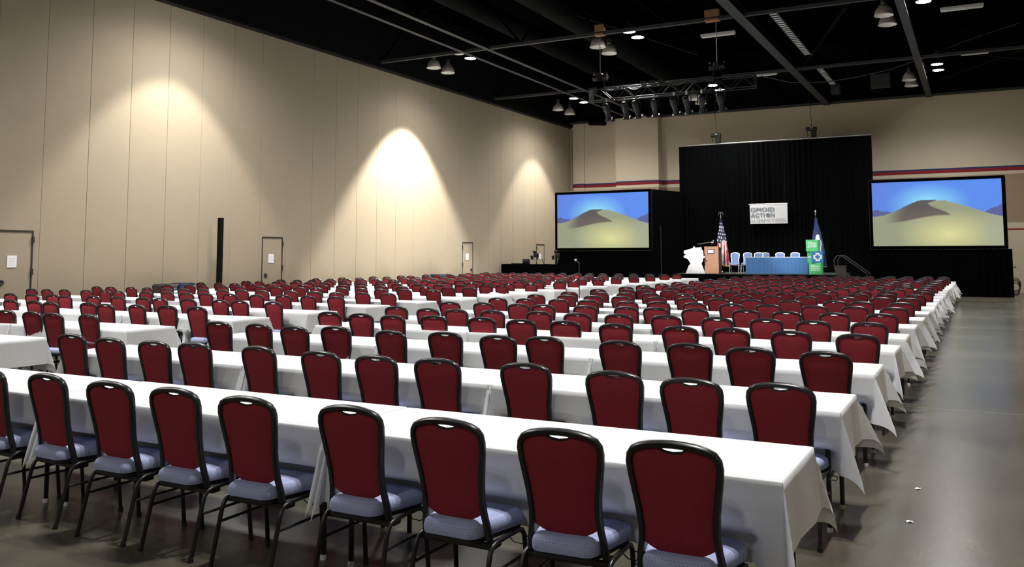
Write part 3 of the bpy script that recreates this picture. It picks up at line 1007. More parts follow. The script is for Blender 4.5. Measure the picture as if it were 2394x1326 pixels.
def state_flag(u, v):
    d = sqrt((1.3 * (((u - 0.80 + 0.5) % 1.0) - 0.5)) ** 2 + ((v - 0.52) * 0.9) ** 2)
    if d < 0.16:
        return (0.80, 0.80, 0.80) if d > 0.07 or v < 0.5 else (0.25, 0.33, 0.42)
    return (0.015, 0.03, 0.12)


flag('star-spangled flag with gold fringe hanging on a pole behind the lectern', -10.55, 40.5, 3.72, 0.0, stars_stripes, 'eagle')
flag('dark blue state flag with a white seal on a pole behind the boxes', -6.28, 40.6, 3.68, -0.05, state_flag, 'spear')

# ---- head table on stage
ht = thing('head_table', 'head table on stage with a pleated blue skirt and white top', 'table', (-7.80, 39.2, STG_Z))
B(-1.30, 1.30, 0.02, 0.74, 0.70, 0.735).build('tabletop', 'white', ht, smooth=0)
B(-1.315, 1.315, 0.0, 0.76, 0.735, 0.745).build('top_cloth', 'cloth', ht, smooth=0)
sk = pleat(-1.32, 1.32, 0.01, 0.715, 0.035, 0.17, 0.0, flare=0.10, seg=8)
sk.build('front_skirt', 'skirt', ht)
for s in (-1, 1):
    B(s * 1.31 - 0.012, s * 1.31 + 0.012, -0.03, 0.74, 0.01, 0.715).build('side_skirt', 'skirt', ht, smooth=0)
for sx in (-1.2, 1.2):
    for sy in (0.1, 0.66):
        MB().tube([(sx, sy, 0), (sx, sy, 0.7)], 0.018, 8).build('leg', 'frame', ht)


# ---- printed boxes
def summit_text(parent, w, x0, y, zc, rotz=0.0):
    text('lettering', 'OPIOID', 0.2, 'white', parent, (x0, y, zc + 0.055), w, 0.065, bold=0.004)
    text('lettering', 'ACTION', 0.2, 'white', parent, (x0, y, zc - 0.025), w, 0.065, bold=0.004)
    text('lettering', 'SUMMIT', 0.2, 'white', parent, (x0, y, zc - 0.105), w, 0.065, bold=0.004)
    B(x0, x0 + w * 0.5, y - 0.002, y + 0.003, zc + 0.135, zc + 0.152).build('small_print', 'white', parent, smooth=0)


BS = 0.50
b1 = thing('display_box', 'green summit display box, lowest of the stack at the stage edge', 'box', (-6.10, 38.62, STG_Z), group='stacked display boxes')
B(-BS / 2, BS / 2, 0, BS, 0, BS - 0.012).build('carton', 'green', b1, bevel=0.004, smooth=0)
summit_text(b1, 0.36, -0.18, -0.004, 0.25)
b3 = thing('display_box', 'green summit display box, topmost of the stack at the stage edge', 'box', (-6.20, 38.62, STG_Z + 2 * BS - 0.02), group='stacked display boxes')
B(-BS / 2, BS / 2, 0, BS, 0, BS - 0.012).build('carton', 'green', b3, bevel=0.004, smooth=0)
summit_text(b3, 0.36, -0.18, -0.004, 0.25)
b2_ = thing('display_box', 'blue and green display box with a white cross, middle of the stack', 'box', (-6.12, 38.86, STG_Z + BS - 0.01), rotz=radians(-30), group='stacked display boxes')
B(-BS / 2, BS / 2, -BS / 2, BS / 2, 0, BS - 0.012).build('carton', 'green', b2_, bevel=0.004, smooth=0)
fc = B(-BS / 2 + 0.003, BS / 2 - 0.003, -BS / 2 - 0.006, -BS / 2 - 0.001, 0.004, BS - 0.016).build('blue_face', 'bluebox', b2_, smooth=0)
b2_.rotation_euler = (0, 0, radians(28))
cr = MB()


def cross_outline(a, w):
    # stepped white outline of a cross
    return [(-w, -a), (w, -a), (w, -w), (a, -w), (a, w), (w, w), (w, a), (-w, a), (-w, w), (-a, w), (-a, -w), (-w, -w)]


out, inn = cross_outline(0.175, 0.085), cross_outline(0.105, 0.045)
o0 = len(cr.v)
yf = -BS / 2 - 0.010
cr.v += [(x + 0.01, yf, z + 0.25) for x, z in out] + [(x + 0.01, yf, z + 0.25) for x, z in inn]
cr.v += [(x + 0.01, yf + 0.005, z + 0.25) for x, z in out] + [(x + 0.01, yf + 0.005, z + 0.25) for x, z in inn]
for i in range(12):
    j = (i + 1) % 12
    cr.f.append((i, j, 12 + j, 12 + i))
    cr.f.append((24 + i, 36 + i, 36 + j, 24 + j))
    cr.f.append((i, 24 + i, 24 + j, j))
    cr.f.append((12 + i, 12 + j, 36 + j, 36 + i))
cr.build('cross_emblem', 'white', b2_, smooth=0)
sp_ = MB()
for q in range(2):
    sp_.box(-BS / 2 - 0.006, -BS / 2 - 0.001, -0.22 + 0.02 * q, 0.16, 0.22 + 0.035 * q, 0.245 + 0.035 * q)
sp_.build('small_print', 'white', b2_, smooth=0)

# ---- stage steps with rail, waste bin
st = thing('stage_steps', 'black stage steps with a handrail at the right end of the stage', 'steps', (STG_X1 + 0.05, 39.3, 0))
for q in range(4):
    B(0.0 + q * 0.28, 0.28 + q * 0.28, 0, 1.1, 0.0, STG_Z - 0.02 - q * 0.2).build('step', 'carpet', st, smooth=0)
for yy in (0.0, 1.1):
    MB().tube([(-0.02, yy, STG_Z - 0.1), (-0.22, yy, STG_Z + 0.25), (-0.22, yy, STG_Z + 0.62), (-0.08, yy, STG_Z + 0.80), (0.06, yy, STG_Z + 0.80), (1.06, yy, 0.95), (1.10, yy, 0.1)], 0.022, 8).build('handrail', 'steel', st)
wbin = thing('waste_bin', 'dark grey tapered waste bin by the stage steps', 'bin', (-5.10, 38.75, 0))
MB().rings([[(x * s, y * s, z) for x, y in ((-0.2, -0.16), (0.2, -0.16), (0.2, 0.16), (-0.2, 0.16))] for s, z in ((0.72, 0.0), (0.74, 0.02), (1.0, 1.22), (1.06, 1.24), (1.06, 1.28), (0.98, 1.28), (0.7, 0.1))], capt=True).build('bin_body', 'greybin', wbin, smooth=0)
MB().rings([[(x * s, y * s, z) for x, y in ((-0.215, -0.175), (0.215, -0.175), (0.215, 0.175), (-0.215, 0.175))] for s, z in ((1.0, 1.26), (1.03, 1.26), (1.03, 1.30), (1.0, 1.30), (1.0, 1.26))], capb=False, capt=False).build('rim', 'greybin', wbin, smooth=0)

# ---- control desk by the partition
ds = thing('control_desk', 'raised control desk with a black skirt by the left wall', 'desk', (-19.05, 37.7, 0))
B(-1.62, 1.95, 0, 0.8, 1.28, 1.32).build('desk_top', 'black', ds, smooth=0)
pleat(-1.66, 1.99, 0.01, 1.33, 0.03, 0.2, -0.02, seg=5).build('front_skirt', 'velour', ds)
for s in (-1.64, 1.97):
    B(s - 0.012, s + 0.012, -0.02, 0.8, 0.01, 1.33).build('side_skirt', 'velour', ds, smooth=0)
for sx in (-1.5, 0.2, 1.8):
    for sy in (0.12, 0.68):
        MB().tube([(sx, sy, 0), (sx, sy, 1.28)], 0.02, 8).build('leg', 'frame', ds)


def laptop(x, y, rz, label, tilt):
    t = thing('laptop', label, 'laptop', (x, y, 1.32), rz, 'laptops on the control desk')
    B(-0.18, 0.18, -0.12, 0.12, 0, 0.018).build('keyboard', 'plastic', t, bevel=0.003, smooth=0)
    s_ = B(-0.18, 0.18, -0.006, 0.006, 0, 0.25).build('lid', 'plastic', t, bevel=0.003, smooth=0)
    s_.location = (0, 0.12, 0.015)
    s_.rotation_euler = (-tilt, 0, 0)
    B(-0.165, 0.165, -0.008, -0.0062, 0.02, 0.235).build('screen', 'navy', s_, smooth=0)


laptop(-19.55, 38.1, radians(205), 'open black laptop at the left end of the control desk', 0.3)
laptop(-18.45, 38.1, radians(120), 'open black laptop in the middle of the control desk', 0.35)
mixr = thing('sound_mixer', 'low grey sound mixer on the control desk', 'mixer', (-19.95, 38.05, 1.32))
MB().prism([(-0.3, 0), (0.3, 0), (0.3, 0.05), (-0.3, 0.05)], -0.2, 0.2).build('chassis', 'steel', mixr, bevel=0.006, smooth=0)
km = MB().lathe([(0.012, 0), (0.010, 0.02)], 8).mesh('knob', 'glide')
for i in range(8):
    for j in range(3):
        link('knob', km, mixr, (-0.26 + i * 0.074, -0.12 + j * 0.1, 0.05))
for q, (x, lab) in enumerate(((-19.33, 'left'), (-18.17, 'right'))):
    t = thing('desk_lamp', 'black barn-door lamp on a stand behind the control desk, %s one' % lab, 'lamp', (x, 38.75, 0))
    for a in range(3):
        MB().tube([(0, 0, 0.5), (0.4 * cos(a * 2.1 + 0.5), 0.4 * sin(a * 2.1 + 0.5), 0.012)], 0.012, 6).build('leg', 'frame', t)
    MB().tube([(0, 0, 0.45), (0, 0, 1.62)], 0.014, 8).build('pole', 'alu', t)
    MB().box(-0.10, 0.10, -0.12, 0.10, 1.64, 1.86).build('head', 'plastic', t, bevel=0.02, smooth=0)
    for s in (-1, 1):
        MB().sweep([(s * 0.10, -0.12, 1.65), (s * 0.20, -0.2, 1.62)], [(0.1, -0.004), (0.1, 0.004), (-0.1, 0.004), (-0.1, -0.004)]).build('barn_door', 'plastic', t, smooth=0)
    MB().sweep([(0, -0.12, 1.86), (0, -0.19, 1.97)], [(0.004, -0.1), (0.004, 0.1), (-0.004, 0.1), (-0.004, -0.1)], up=(0, 1, 0)).build('barn_door', 'plastic', t, smooth=0)

# ---- post, bins, microphones, outlet
ps = thing('tall_post', 'tall thin black post standing by the partition wall', 'post', (-20.35, 19.25, 0))
B(-0.07, 0.07, -0.065, 0.065, 0.015, 2.88).build('column', 'black', ps, bevel=0.008, smooth=0)
B(-0.2, 0.2, -0.2, 0.2, 0, 0.015).build('foot_plate', 'plastic', ps, smooth=0)
for z in (1.2, 1.55, 2.2):
    B(0.07, 0.085, 0.02, 0.05, z, z + 0.05).build('latch', 'brass', ps, smooth=0)


def round_bin(x, y, r, h, mat, label):
    t = thing('round_bin', label, 'bin', (x, y, 0))
    MB().lathe([(r * 0.82, 0), (r * 0.84, 0.02), (r, h - 0.08), (r * 1.06, h - 0.07), (r * 1.06, h), (r * 0.98, h), (r * 0.80, 0.1), (0, 0.1)], 24, capt=False).build('bin_body', mat, t)
    MB().tube([((r * 1.07) * cos(a * pi / 12), (r * 1.07) * sin(a * pi / 12), h - 0.035) for a in range(24)], 0.018, 6, closed=True).build('rim', mat, t)
    for s in (-1, 1):
        MB().tube([(s * r * 1.0, -0.08, h - 0.1), (s * r * 1.22, -0.06, h - 0.12), (s * r * 1.22, 0.06, h - 0.12), (s * r * 1.0, 0.08, h - 0.1)], 0.016, 6).build('handle', mat, t)
    return t


round_bin(-20.2, 17.15, 0.30, 0.94, 'greybin', 'dark round bin by the partition wall, beside the blue one')
round_bin(-20.15, 17.72, 0.30, 0.95, 'bluebin', 'dark blue round bin by the partition wall before the post')
round_bin(-20.2, 31.2, 0.32, 0.95, 'bluebin', 'dark blue round bin by the partition wall before the third door')


def mic(x, y, h, label):
    t = thing('microphone_stand', label, 'microphone stand', (x, y, 0))
    MB().lathe([(0.14, 0), (0.14, 0.02), (0.03, 0.045)], 20).build('base', 'plastic', t)
    MB().tube([(0, 0, 0.03), (0, 0, h - 0.1)], 0.014, 8).build('pole', 'plastic', t)
    MB().tube([(0.02, 0.0, h - 0.10), (-0.06, -0.03, h - 0.02)], 0.016, 8).build('handle', 'plastic', t)
    MB().lathe([(0.0, -0.035), (0.025, -0.026), (0.035, 0.0), (0.025, 0.026), (0.0, 0.035)], 14, c=(-0.08, -0.04, h), capb=False, capt=False).build('grille', 'alu', t)


mic(-9.2, 20.95, 1.60, 'black microphone stand with a silver head in the centre aisle')
mic(-9.22, 35.8, 1.06, 'short black microphone stand at the stage end of the centre aisle')
ot = thing('wall_outlet', 'small wall outlet box right of the right projection screen', 'outlet', (1.45, YW, 1.18))
B(-0.06, 0.06, -0.03, 0, 0, 0.12).build('cover', 'tubewhite', ot, smooth=0)
for s in (0.025, 0.07):
    B(-0.02, 0.02, -0.034, -0.03, s, s + 0.025).build('socket', 'plastic', ot, smooth=0)
cbl = MB()
for q in range(5):
    cbl.tube([(1.30 + 0.13 * cos(a * pi / 8) * (1 + 0.1 * q), 41.0 + 0.05 * q, 0.34 + 0.05 * q + 0.26 * sin(a * pi / 8)) for a in range(16)], 0.014, 6, closed=True)
tag(cbl.build('coiled_cable', 'plastic'), 'coiled black cable by the foot of the right screen drape', 'cable')

# ================================================================== SEATING
FRAME_PTS = [(0.178, 0.385), (0.175, 0.43), (0.163, 0.50), (0.1585, 0.57), (0.164, 0.65), (0.176, 0.73), (0.187, 0.80), (0.191, 0.845), (0.186, 0.877), (0.170, 0.900), (0.14, 0.914), (0.095, 0.924), (0.05, 0.929), (0.0, 0.931)]
LEAN = 0.20
BACK_Y = -0.22     # y of the top of the back


def by(z):
    return BACK_Y + LEAN * (0.943 - z)


def interp(tab, x):
    for (a, fa), (b2, fb) in zip(tab, tab[1:]):
        if a <= x <= b2:
            return fa + (fb - fa) * (x - a) / (b2 - a)
    return tab[0][1] if x < tab[0][0] else tab[-1][1]


def chair_meshes(q, mats):
    """q: 2 full detail, 1 medium, 0 low.  mats: back, seat, frame, pan"""
    out = {}
    # back frame
    pts = FRAME_PTS if q else FRAME_PTS[::2] + [FRAME_PTS[-1]]
    if q == 0:
        pts = [FRAME_PTS[i] for i in (0, 3, 5, 7, 9, 11, 13)]
    half = [(x, by(z), z) for x, z in pts]
    tail = [(0.176, -0.02, 0.352), (0.178, -0.075, 0.352), (0.179, -0.10, 0.362)]
    right = (tail if q else []) + half
    path = right + [(-x, y, z) for x, y, z in right[-2::-1]]
    w, d = 0.015, 0.017
    sec = [(w, -d * .5), (w, d * .5), (w * .6, d), (-w * .6, d), (-w, d * .5), (-w, -d * .5), (-w * .6, -d), (w * .6, -d)] if q else [(w, -d), (w, d), (-w, d), (-w, -d)]
    m = MB().sweep(path, sec, up=(1, 0, 0))
    if q:   # trim along the hand hold
        m.tube([(-0.066, by(0.918), 0.917), (-0.04, by(0.9), 0.899), (0, by(0.894), 0.893), (0.04, by(0.9), 0.899), (0.066, by(0.918), 0.917)], 0.007, 6)
    out['back_frame'] = m.mesh('back_frame', mats[2], smooth=50)
    # upholstered panel
    W_tab = [(z, x - 0.008) for x, z in FRAME_PTS[:8]]
    A_tab = sorted([(x, z - 0.010) for x, z in FRAME_PTS[8:]])
    nx, nz = ((21, 16), (15, 9), (9, 5))[2 - q]
    m = MB()

    def pt(i, j, side):
        s, t = -1 + 2 * i / (nx - 1), j / (nz - 1)
        zb = 0.458 + 0.049 * abs(s) ** 2.2
        xt = abs(s) * 0.180
        zt = interp(A_tab, xt)
        dip = smooth(0.070, 0.028, xt)
        zt = zt - 0.024 * dip
        z = zb + (zt - zb) * t
        x = s * interp(W_tab, min(z, 0.85))
        edge = (1 - abs(s) ** 5) * (1 - abs(2 * t - 1) ** 7)
        return (x, by(z) + side * (0.005 + 0.013 * edge), z)
    idx = {}
    for side in (-1, 1):
        for j in range(nz):
            for i in range(nx):
                idx[(side, i, j)] = len(m.v)
                m.v.append(pt(i, j, side))
    for j in range(nz - 1):
        for i in range(nx - 1):
            m.f.append((idx[(-1, i, j)], idx[(-1, i + 1, j)], idx[(-1, i + 1, j + 1)], idx[(-1, i, j + 1)]))
            m.f.append((idx[(1, i, j)], idx[(1, i, j + 1)], idx[(1, i + 1, j + 1)], idx[(1, i + 1, j)]))
    rim = [(i, 0) for i in range(nx)] + [(nx - 1, j) for j in range(1, nz)] + [(i, nz - 1) for i in range(nx - 2, -1, -1)] + [(0, j) for j in range(nz - 2, 0, -1)]
    for a, b2 in zip(rim, rim[1:] + rim[:1]):
        m.f.append((idx[(-1,) + b2], idx[(-1,) + a], idx[(1,) + a], idx[(1,) + b2]))
    me = m.mesh('back_panel', mats[0], smooth=60)
    me.materials.append(M[mats[4]])          # the sitter's side takes its own material
    nfc = 2 * (nx - 1) * (nz - 1)
    me.polygons.foreach_set("material_index", [i % 2 if i < nfc else 0 for i in range(len(me.polygons))])
    out['back_panel'] = me
    # seat cushion
    nc = 8 if q == 2 else (4 if q == 1 else 2)

    def rr_ring(ins, z, crown=0.0):
        pts_ = []
        hx, y0, y1 = 0.216 - ins, -0.205 + ins, 0.215 - ins
        for (sx, sy, r0) in ((1, -1, 0.075), (1, 1, 0.09), (-1, 1, 0.09), (-1, -1, 0.075)):
            r = max(0.012, r0 - ins)
            cx3, cy3 = sx * (hx - r), (y0 + r if sy < 0 else y1 - r)
            a0 = {(1, -1): -90, (1, 1): 0, (-1, 1): 90, (-1, -1): 180}[(sx, sy)]
            for k3 in range(nc + 1):
                a = radians(a0 + 90 * k3 / nc)
                yy = cy3 + r * sin(a)
                pts_.append(((cx3 + r * cos(a)) * (0.73 + 0.27 * smooth(-0.13, 0.11, yy)), yy, z))
        return pts_
    prof = [(0.02, 0.398), (0.004, 0.402), (0.0, 0.415), (0.0, 0.437), (0.006, 0.452), (0.022, 0.464), (0.055, 0.471), (0.11, 0.475), (0.17, 0.4765)]
    if q == 0:
        prof = [(0.0, 0.40), (0.0, 0.445), (0.03, 0.468), (0.17, 0.4765)]
    out['seat'] = MB().rings([rr_ring(a, b2) for a, b2 in prof]).mesh('seat', mats[1], smooth=50)
    out['seat_pan'] = MB().rings([rr_ring(0.03, 0.372), rr_ring(0.012, 0.380), rr_ring(0.012, 0.399)]).mesh('seat_pan', mats[3], smooth=40)
    # legs
    n = 8 if q == 2 else (6 if q == 1 else 4)
    legs = []
    for s in (-1, 1):
        rear = [(s * 0.207, -0.238, 0.004), (s * 0.206, -0.165, 0.295), (s * 0.205, -0.150, 0.338), (s * 0.204, -0.125, 0.364), (s * 0.203, -0.085, 0.374), (s * 0.203, 0.0, 0.376)]
        front = [(s * 0.203, 0.0, 0.376), (s * 0.203, 0.115, 0.376), (s * 0.203, 0.160, 0.366), (s * 0.204, 0.182, 0.338), (s * 0.205, 0.188, 0.295), (s * 0.208, 0.215, 0.004)]
        if q == 0:
            rear, front = [rear[i] for i in (0, 2, 5)], [front[i] for i in (0, 3, 5)]
        for pth in (rear, front):
            mm = MB().tube(pth, 0.0125, n, up=(0, 1, 0) if pth is rear else (0, 0, 1))
            foot = pth[0] if pth is rear else pth[-1]
            if q == 2:
                mm.lathe([(0.016, 0), (0.016, 0.02), (0.012, 0.03)], 8, c=(foot[0], foot[1], 0))
            legs.append(mm)
    stx = []
    for s in (-1, 1):
        stx.append(MB().tube([(s * 0.206, -0.178, 0.245), (s * 0.206, 0.192, 0.245)], 0.0085, max(4, n - 2)))
    if q == 2:
        out['legs'] = [mm.mesh('leg', mats[2], smooth=60) for mm in legs]
        out['stretchers'] = [mm.mesh('stretcher', mats[2], smooth=60) for mm in stx]
        out['cross_bar'] = MB().box(-0.2, 0.2, -0.125, -0.095, 0.345, 0.37).mesh('cross_bar', mats[2], smooth=0)
        out['hook'] = MB().tube([(0.215, 0.02, 0.37), (0.235, 0.02, 0.352), (0.262, 0.02, 0.352), (0.27, 0.03, 0.345), (0.27, 0.115, 0.345), (0.262, 0.125, 0.352), (0.235, 0.125, 0.352), (0.215, 0.125, 0.37)], 0.003, 5).mesh('link_hook', mats[2], smooth=60)
    else:
        mm = MB()
        for l2 in legs + stx:
            o = len(mm.v)
            mm.v += l2.v
            mm.f += [tuple(o + i for i in f) for f in l2.f]
        out['leg_frame'] = mm.mesh('leg_frame', mats[2], smooth=60)
    return out


CH = {q: chair_meshes(q, ('red', 'seat', 'frame', 'pan', 'inner')) for q in (0, 1, 2)}
STC = chair_meshes(2, ('bluefab', 'bluefab', 'silver', 'silver', 'bluefab'))


def place_chair(x, y, rz, q, label, group, meshes=None, z=0.0):
    t = thing('banquet_chair', label, 'chair', (x, y, z), rz, group)
    ms = meshes or CH[q]
    for key in ('back_frame', 'back_panel', 'seat', 'seat_pan', 'leg_frame', 'cross_bar', 'hook'):
        if key in ms:
            link('link_hook' if key == 'hook' else key, ms[key], t)
    for key, nm in (('legs', 'leg'), ('stretchers', 'stretcher')):
        for me in ms.get(key, ()):
            link(nm, me, t)
    return t


# ---- blue and silver chairs behind the head table
for q, (x, y, lab) in enumerate(((-9.84, 40.05, 'farthest left of the head table'), (-9.33, 40.22, 'at the left edge of the head table'), (-8.82, 40.28, 'left one of the touching pair behind the head table'),
                                 (-8.68, 40.78, 'right one of the touching pair behind the head table'), (-7.87, 40.2, 'behind the middle of the head table'), (-7.22, 40.2, 'behind the right half of the head table'))):
    place_chair(x, y, pi + (0.06, -0.03, 0.1, -0.08, 0.02, -0.02)[q], 2, 'pale blue chair with silver frame, ' + lab, 'blue chairs on the stage', STC, STG_Z)

# ---- table and cloth
TL, TD, TZ = 2.44, 0.76, 0.745
GAP = 0.025


def table_parts():
    top = B(0, TL, 0, TD, TZ - 0.03, TZ).mesh('tabletop', 'plast', bevel=0.006, smooth=0)
    legs = []
    for x in (0.09, TL - 0.09):
        for y in (0.10, TD - 0.10):
            m = MB().tube([(x, y, 0.02), (x, y, TZ - 0.03)], 0.0155, 8)
            legs.append(m.mesh('leg', 'frame'))
    bars = [MB().tube([(x, 0.10, 0.32), (x, TD - 0.10, 0.32)], 0.011, 6).mesh('leg_brace', 'frame') for x in (0.09, TL - 0.09)]
    gl = [MB().lathe([(0.019, 0), (0.019, 0.02), (0.014, 0.03)], 10, c=(x, y, 0)).mesh('glide', 'glide') for x in (0.09, TL - 0.09) for y in (0.10, TD - 0.10)]
    return top, legs, bars, gl


T_TOP, T_LEGS, T_BARS, T_GL = table_parts()
_one = B(0, TL, 0, TD, TZ - 0.03, TZ)
for x in (0.09, TL - 0.09):
    for y in (0.10, TD - 0.10):
        _one.tube([(x, y, 0.0), (x, y, TZ - 0.03)], 0.0155, 6)
T_ONE = _one.mesh('folding_table', 'plast', smooth=30)


def cloth_mesh(seed, open_l, open_r, chairs, fine):
    """white cloth over one table, local origin at the table's near-left corner.
    chairs: list of (x, y_front_of_seat) pressing into the near flap"""
    R = random.Random(seed)
    zt = TZ + 0.006
    DF, DB, DE = 0.375 + R.uniform(-.015, .02), 0.36 + R.uniform(-.02, .02), 0.30 + R.uniform(-.02, .02)
    su = 0.05 if fine else 0.12
    nt_ = int(TL / su)
    ne = 8 if fine else 4
    nf = 10 if fine else 5
    A = [-DE * (1 - i / ne) for i in range(ne)] + [-0.004] + [TL * i / nt_ for i in range(nt_ + 1)] + [TL + 0.004] + [TL + DE * (i + 1) / ne for i in range(ne)]
    nd = 3
    Bv = [-DF * (1 - i / nf) for i in range(nf)] + [-0.004] + [TD * i / nd for i in range(nd + 1)] + [TD + 0.004] + [TD + DB * (i + 1) / (nf // 2) for i in range(nf // 2)]
    ph = [R.uniform(0, 6.28) for _ in range(8)]
    kf = R.uniform(0.42, 0.62)
    ke = [R.uniform(0.26, 0.50) for _ in range(4)]
    asym = [R.uniform(-0.5, 0.5) for _ in range(4)]
    pts = []
    for b in Bv:
        for a in A:
            ex = -1 if a < 0 else (1 if a > TL else 0)
            ey = -1 if b < 0 else (1 if b > TD else 0)
            du = -a if ex < 0 else (a - TL if ex > 0 else 0.0)
            dv = -b if ey < 0 else (b - TD if ey > 0 else 0.0)
            x0, y0 = min(max(a, 0), TL), min(max(b, 0), TD)
            opn = open_l if ex < 0 else open_r
            if not ex and not ey:
                pts.append((x0, y0, zt))
                continue
            if ey and not ex:
                h = dv
                win = min(1.0, min(x0, TL - x0) / 0.25)
                k_ = h / DF
                y = y0 + ey * (0.006 + 0.035 * h + win * k_ * (0.010 * sin(x0 * 7.5 + ph[0]) + 0.006 * sin(x0 * 15 + ph[1]) + 0.006))
                z = zt - h
                if ey < 0:
                    for cx4, cy4 in chairs:
                        wx = smooth(0.30, 0.215, abs(x0 - cx4))
                        wz = smooth(0.545, 0.475, z)
                        if wx > 0 and wz > 0:
                            y = max(y, y + (cy4 + 0.015 - y) * wx * wz) if cy4 > y else y
                pts.append((x0, y, z))
                continue
            if ex and not ey:
                h = du
                win = min(1.0, min(y0, TD - y0) / 0.18)
                k_ = h / DE
                fl = 0.006 + (0.10 * h + win * k_ * (0.022 * sin(y0 * 13 + ph[2]) + 0.012 * sin(y0 * 27 + ph[3]) + 0.01) if opn else 0.0)
                pts.append((x0 + ex * min(fl, 9 if opn else 0.011), y0, zt - h))
                continue
            # corner: cone shaped fold
            r = sqrt(du * du + dv * dv)
            fi = math.atan2(dv, du)
            ci = (0 if ex < 0 else 1) + (0 if ey < 0 else 2)
            s = sin(2 * fi) ** 1.2
            if opn:
                am = ke[ci] * 0.95
                da = pi / 4 + asym[ci]
                hx = 0.006 + 0.10 * du + am * s * r * cos(da)
                hy = 0.006 + 0.035 * dv + am * s * r * sin(da)
            else:
                am = kf * 0.55
                hx = 0.006 - 0.02 * s
                hy = 0.006 + 0.035 * dv + am * s * r
            hz = sqrt(max(r * r - (hx * hx + hy * hy), (0.55 * r) ** 2))
            pts.append((x0 + ex * hx, y0 + ey * hy, zt - hz))
    m = MB()
    m.quad_grid(pts, len(A), len(Bv))
    return m.mesh('tablecloth', 'cloth', smooth=75)


WORDS_T = {3: ['nearest the right aisle', 'in the middle', 'nearest the centre aisle'],
           4: ['nearest the centre aisle', 'second from the centre aisle', 'third from the centre aisle', 'nearest the partition wall']}


def in_view(x, y, z, mx=40):
    p = pix(x, y, z)
    return p is not None and -mx < p[0] < IMG_W + mx and p[1] < IMG_H + 420


# measured chair places (x, y of the top of the back) for the nearest rows of the right block
S_ = 0.757 / 0.77
MEAS = {0: [(-1.16, 3.58), (-1.7, 3.6), (-2.27, 3.58), (-2.91, 3.65), (-3.61, 3.62), (-4.22, 3.66), (-4.80, 3.66), (-5.46, 3.70), (-6.12, 3.70), (-6.75, 3.68)],
        1: [(-1.1, 5.51), (-1.63, 5.46), (-2.2, 5.56), (-2.93, 5.68), (-3.66, 5.63), (-4.19, 5.58), (-4.78, 5.62), (-5.5, 5.67), (-6.27, 5.65), (-6.73, 5.59), (-7.35, 5.6), (-8.06, 5.7)],
        2: [(-1.12, 7.49), (-1.75, 7.54), (-2.3, 7.62), (-2.92, 7.56), (-3.72, 7.63), (-4.19, 7.54), (-4.86, 7.63), (-5.44, 7.51), (-6.33, 7.68), (-6.73, 7.47), (-7.35, 7.56), (-8.03, 7.59)],
        3: [(-1.09, 9.3), (-1.74, 9.36), (-2.38, 9.45), (-2.94, 9.42), (-3.7, 9.44), (-4.41, 9.6), (-4.98, 9.55), (-5.6, 9.66), (-6.32, 9.65), (-6.84, 9.47), (-7.44, 9.56), (-8.06, 9.65)]}
R_FAR = [4.63, 6.48, 8.38, 10.22, 11.76, 13.42, 15.04, 16.64, 18.22, 19.84, 21.48, 23.01, 24.5, 26.08, 27.7, 29.4, 31.1, 32.8, 34.5, 36.2]
L_FAR = [6.57, 8.45, 10.4, 12.09, 14.0, 15.75, 17.66, 19.38, 21.1, 22.8, 24.5, 26.07, 27.8, 29.6, 31.5, 33.3, 35.1, 36.9]
L_END = [-9.75, -9.75, -9.88, -9.94, -10.2, -10.25, -10.38, -10.4, -10.42, -10.44, -10.45, -10.47, -10.5, -10.55, -10.6, -10.6, -10.62, -10.64]
tables, chairs = [], []   # (block,row,idx,x_left,y_near) / (block,row,seat,x,y)
for r, yf in enumerate(R_FAR):
    yn = yf - TD
    xr = -0.77 + (rnd.uniform(-0.02, 0.02) if r else 0.0)
    for k in range(3):
        tables.append(('R', r, k, xr - (k + 1) * TL - k * GAP, yn + rnd.uniform(-.015, .015)))
    if r in MEAS:
        for s, (x, y) in enumerate(MEAS[r]):
            chairs.append(('R', r, s, x * S_, y * S_))
    else:
        for s in range(12):
            off = (0.36, 0.92, 1.50, 2.13)[s % 4] + (s // 4) * (TL + GAP)
            chairs.append(('R', r, s, xr - off + rnd.gauss(0, 0.045), yn - 0.17 + rnd.gauss(0, 0.045)))
for r, yf in enumerate(L_FAR):
    yn = yf - TD
    for k in range(4):
        tables.append(('L', r, k, L_END[r] - (k + 1) * TL - k * GAP, yn + rnd.uniform(-.015, .015)))
    for s in range(15):
        off = 0.66 + s * 0.655 + (0.06 if s >= 4 else 0)
        chairs.append(('L', r, s, L_END[r] - off + rnd.gauss(0, 0.045), yn - 0.13 + rnd.gauss(0, 0.045)))

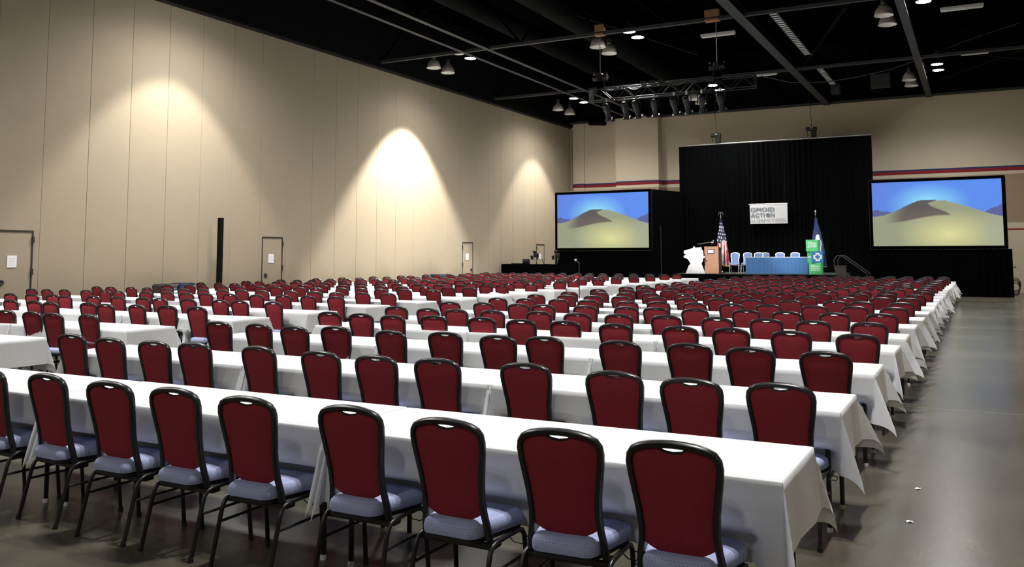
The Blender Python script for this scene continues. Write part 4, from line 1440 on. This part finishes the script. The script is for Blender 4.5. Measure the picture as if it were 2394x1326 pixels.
# chairs: top of the back stands 0.22 behind the chair's own origin
vis = []
for c in chairs:
    p = pix(c[3], c[4], 0.7)
    if in_view(c[3], c[4], 0.6, 60):
        vis.append((p[2], c))
vis.sort(key=lambda a: a[0])
N_SINGLE = 298
for n, (dist, (blk, r, s, x, y)) in enumerate(vis[:N_SINGLE]):
    if blk == 'R':
        lab = 'red-backed banquet chair, %s row from the camera, %s seat from the right aisle, right block' % (ORD[r + 1], ORD[s + 1])
    else:
        lab = 'red-backed banquet chair in the left block, %s row from camera, %s seat from centre aisle' % (ORD[r + 1], ORD[s + 1])
    q = 2 if dist < 9.0 else 1
    rz = rnd.gauss(0, 0.035)
    place_chair(x, y - BACK_Y, rz, q, lab, 'red banquet chairs at the tables')
rest = vis[N_SINGLE:]
if rest:
    mv, mf, mi = [], [], []
    low = CH[0]
    parts = [(low['back_panel'], 0), (low['seat'], 1), (low['back_frame'], 2), (low['seat_pan'], 3), (low['leg_frame'], 2)]
    base = [([tuple(v.co) for v in me.vertices], [tuple(p.vertices) for p in me.polygons], [4 if p.material_index else i for p in me.polygons]) for me, i in parts]
    for dist, (blk, r, s, x, y) in rest:
        a = rnd.gauss(0, 0.035)
        ca, sa = cos(a), sin(a)
        for V, F, i in base:
            o = len(mv)
            mv += [(x + ca * vx - sa * vy, y - BACK_Y + sa * vx + ca * vy, vz) for vx, vy, vz in V]
            mf += [tuple(o + k for k in f) for f in F]
            mi += i
    me = bpy.data.meshes.new('far_chairs')
    me.from_pydata(mv, [], mf)
    for k in ('red', 'seat', 'frame', 'pan', 'inner'):
        me.materials.append(M[k])
    me.polygons.foreach_set("material_index", mi)
    me.polygons.foreach_set("use_smooth", [True] * len(mf))
    me.set_sharp_from_angle(angle=radians(50))
    o = link('distant_chairs', me)
    tag(o, 'mass of red banquet chairs in the farthest rows by the stage', 'chairs', kind='stuff')

for (blk, r, k, x0, y0) in tables:
    if not any(in_view(x0 + TL * f, y0, 0.75, 60) for f in (0, 0.25, 0.5, 0.75, 1)):
        continue
    nT = 3 if blk == 'R' else 4
    where = WORDS_T[nT][k]
    bname = 'right block' if blk == 'R' else 'left block'
    detail = y0 < 16
    show = (k == 0 and y0 < 20) or y0 < 8
    t = thing('banquet_table', 'folding table under a white cloth, %s row, %s, %s' % (ORD[r + 1], bname, where), 'table', (x0, y0, 0), group='folding tables in rows')
    if show:
        link('tabletop', T_TOP, t)
        for me in T_LEGS:
            link('leg', me, t)
        for me in T_BARS:
            link('leg_brace', me, t)
        for me in T_GL:
            link('glide', me, t)
    else:
        link('table_frame', T_ONE, t)
    press = [(c[3] - x0, c[4] + 0.435 - y0) for c in chairs if c[0] == blk and c[1] == r and -0.3 < c[3] - x0 < TL + 0.3]
    me = cloth_mesh(r * 10 + k + (0 if blk == 'R' else 500), k == nT - 1, k == 0, press, detail)
    o = link('tablecloth', me, None, (x0, y0, 0))
    tag(o, 'white tablecloth, %s row, %s, on the table %s' % (ORD[r + 1], bname, where), 'tablecloth', 'white cloths on the rows of tables')

# scraps of paper on the concrete of the right aisle
for q, (x, y, a) in enumerate(((-0.46, 6.26, 0.4), (-0.46, 7.16, 1.2))):
    m = MB()
    m.quad_grid([(i * 0.022 - 0.022, j * 0.016 - 0.016, 0.003 + 0.006 * ((i + j + q) % 2)) for j in range(3) for i in range(3)], 3, 3)
    o_ = len(m.v)
    m.v += [(vx, vy, vz - 0.0015) for vx, vy, vz in m.v[:9]]
    m.f += [tuple(o_ + i for i in f[::-1]) for f in list(m.f)]
    o = link('paper_scrap', m.mesh('paper_scrap', 'paper', smooth=0), None, (x, y, 0), a)
    tag(o, 'tiny white paper scrap on the right aisle floor, %s the camera' % ('nearer', 'farther from')[q] if q else 'tiny white paper scrap on the right aisle floor, nearer the camera', 'scrap', 'paper scraps on the floor')
